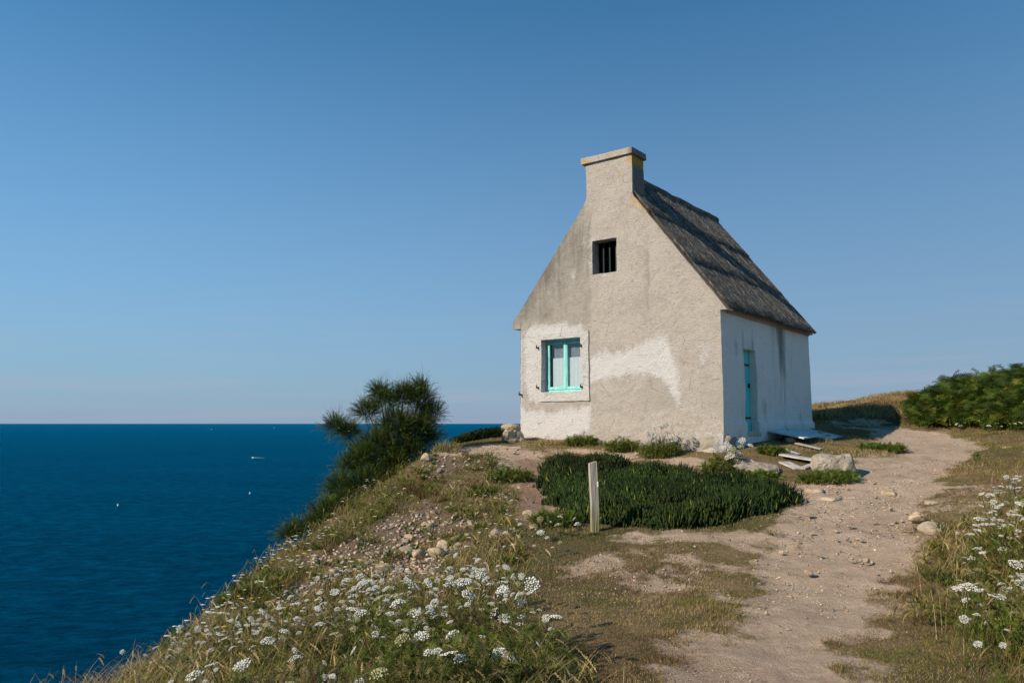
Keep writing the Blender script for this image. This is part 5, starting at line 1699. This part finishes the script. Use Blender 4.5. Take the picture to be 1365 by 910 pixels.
# ================================================================== boats and buoys
def on_sea(px, py):
    d = ray(px, py); t_ = (SEA - EYE) / d[2]
    return np.array([d[0] * t_, d[1] * t_])
def hull_mesh(name, L, B, Hh):
    bm = bmesh.new(); secs = []
    for tt, wf, zf in ((-.5, .75, 1), (-.2, 1, .95), (.15, .95, 1.0), (.38, .55, 1.15), (.5, .04, 1.3)):
        x = tt * L; w = B / 2 * wf
        secs.append([bm.verts.new(p) for p in ((x, -w, Hh * zf), (x, -w * .7, -.15), (x, 0, -.35), (x, w * .7, -.15), (x, w, Hh * zf))])
    for a, b in zip(secs[:-1], secs[1:]):
        for i in range(4): bm.faces.new((a[i], a[i + 1], b[i + 1], b[i]))
        bm.faces.new((a[0], b[0], b[4], a[4]))
    bm.faces.new(secs[0]); bm.faces.new(secs[-1][::-1])
    bmesh.ops.recalc_face_normals(bm, faces=bm.faces)
    return bm_mesh(name, bm)
def motor_boat(px, py, L, yaw, label, wake=False):
    p = on_sea(px, py)
    e = empty("motor_boat", (p[0], p[1], SEA + .1), yaw); tag(e, label, "boat")
    link("hull", hull_mesh("hull", L, L * .33, L * .13), M['hull'], e)
    link("cabin", box_mesh("cabin", -L * .18, L * .12, -L * .1, L * .1, L * .12, L * .30, L * .02), M['hull'], e)
    if wake:
        bm = bmesh.new(); rows = []
        rs = random.Random(4)
        for i in range(26):
            t_ = i / 25; x = -L * .4 - t_ * 13; w = L * (.16 + .15 * math.sin(i * 2.1)) * (1 - .75 * t_)
            rows.append((bm.verts.new((x, -w + rs.uniform(-.4, .4), .12 * (1 - t_) )), bm.verts.new((x, w + rs.uniform(-.4, .4), .12 * (1 - t_))), bm.verts.new((x, 0, .35 * (1 - t_) + .12))))
        for a, b in zip(rows[:-1], rows[1:]):
            bm.faces.new((a[0], b[0], b[2], a[2])); bm.faces.new((a[2], b[2], b[1], a[1]))
        w_ = link("wake", bm_mesh("wake", bm), M['foam'], e)
def sail_boat(px, py, L, yaw, label):
    p = on_sea(px, py)
    e = empty("sailing_boat", (p[0], p[1], SEA + .1), yaw); tag(e, label, "boat")
    link("hull", hull_mesh("hull", L, L * .3, L * .1), M['hull'], e)
    acc = Acc(); tube(acc, [(L * .08, 0, 0), (L * .08, 0, L * 1.2)], [L * .012, L * .006], (.5, .5, .5), 6)
    link("mast", acc.mesh("mast"), M['hull'], e)
    for pts in (((.06, .2), (-.42, .2), (.06, 1.15)), ((.10, .15), (.46, .15), (.10, 1.0))):
        bm = bmesh.new()
        for yy in (-.03, .03):
            bm.verts.new((pts[0][0] * L, yy, pts[0][1] * L)); bm.verts.new((pts[1][0] * L, yy + L * .05, pts[1][1] * L)); bm.verts.new((pts[2][0] * L, yy, pts[2][1] * L))
        bm.verts.ensure_lookup_table(); v = bm.verts
        bm.faces.new((v[0], v[1], v[2])); bm.faces.new((v[5], v[4], v[3]))
        for a, b in ((0, 1), (1, 2), (2, 0)): bm.faces.new((v[a], v[b], v[b + 3], v[a + 3]))
        link("sail", bm_mesh("sail", bm), M['hull'], e)
def buoy(px, py, label):
    p = on_sea(px, py)
    e = empty("buoy", (p[0], p[1], SEA)); tag(e, label, "buoy")
    acc = Acc(); tube(acc, [(0, 0, -.4), (0, 0, 0), (0, 0, .5), (0, 0, .9), (0, 0, 1.0)], [.15, .28, .28, .15, .05], (.8, .8, .8), 12)
    link("float", acc.mesh("float", True), M['buoy'], e)
    acc = Acc(); tube(acc, [(0, 0, .9), (0, 0, 1.3)], [.05, .04], (.8, .8, .8), 6)
    link("pole", acc.mesh("pole"), M['buoy'], e)
motor_boat(337, 610, 3.0, rad(172), "white motor boat trailing a pale wake on the open sea", True)
sail_boat(282, 572.5, 5, rad(20), "white sailing boat near the horizon, the left of two")
sail_boat(365.5, 570.5, 5, rad(200), "white sailing boat near the horizon, the right of two")
buoy(157, 674, "white buoy on the sea at far left")
buoy(333, 658, "white buoy on the sea below the motor boat")
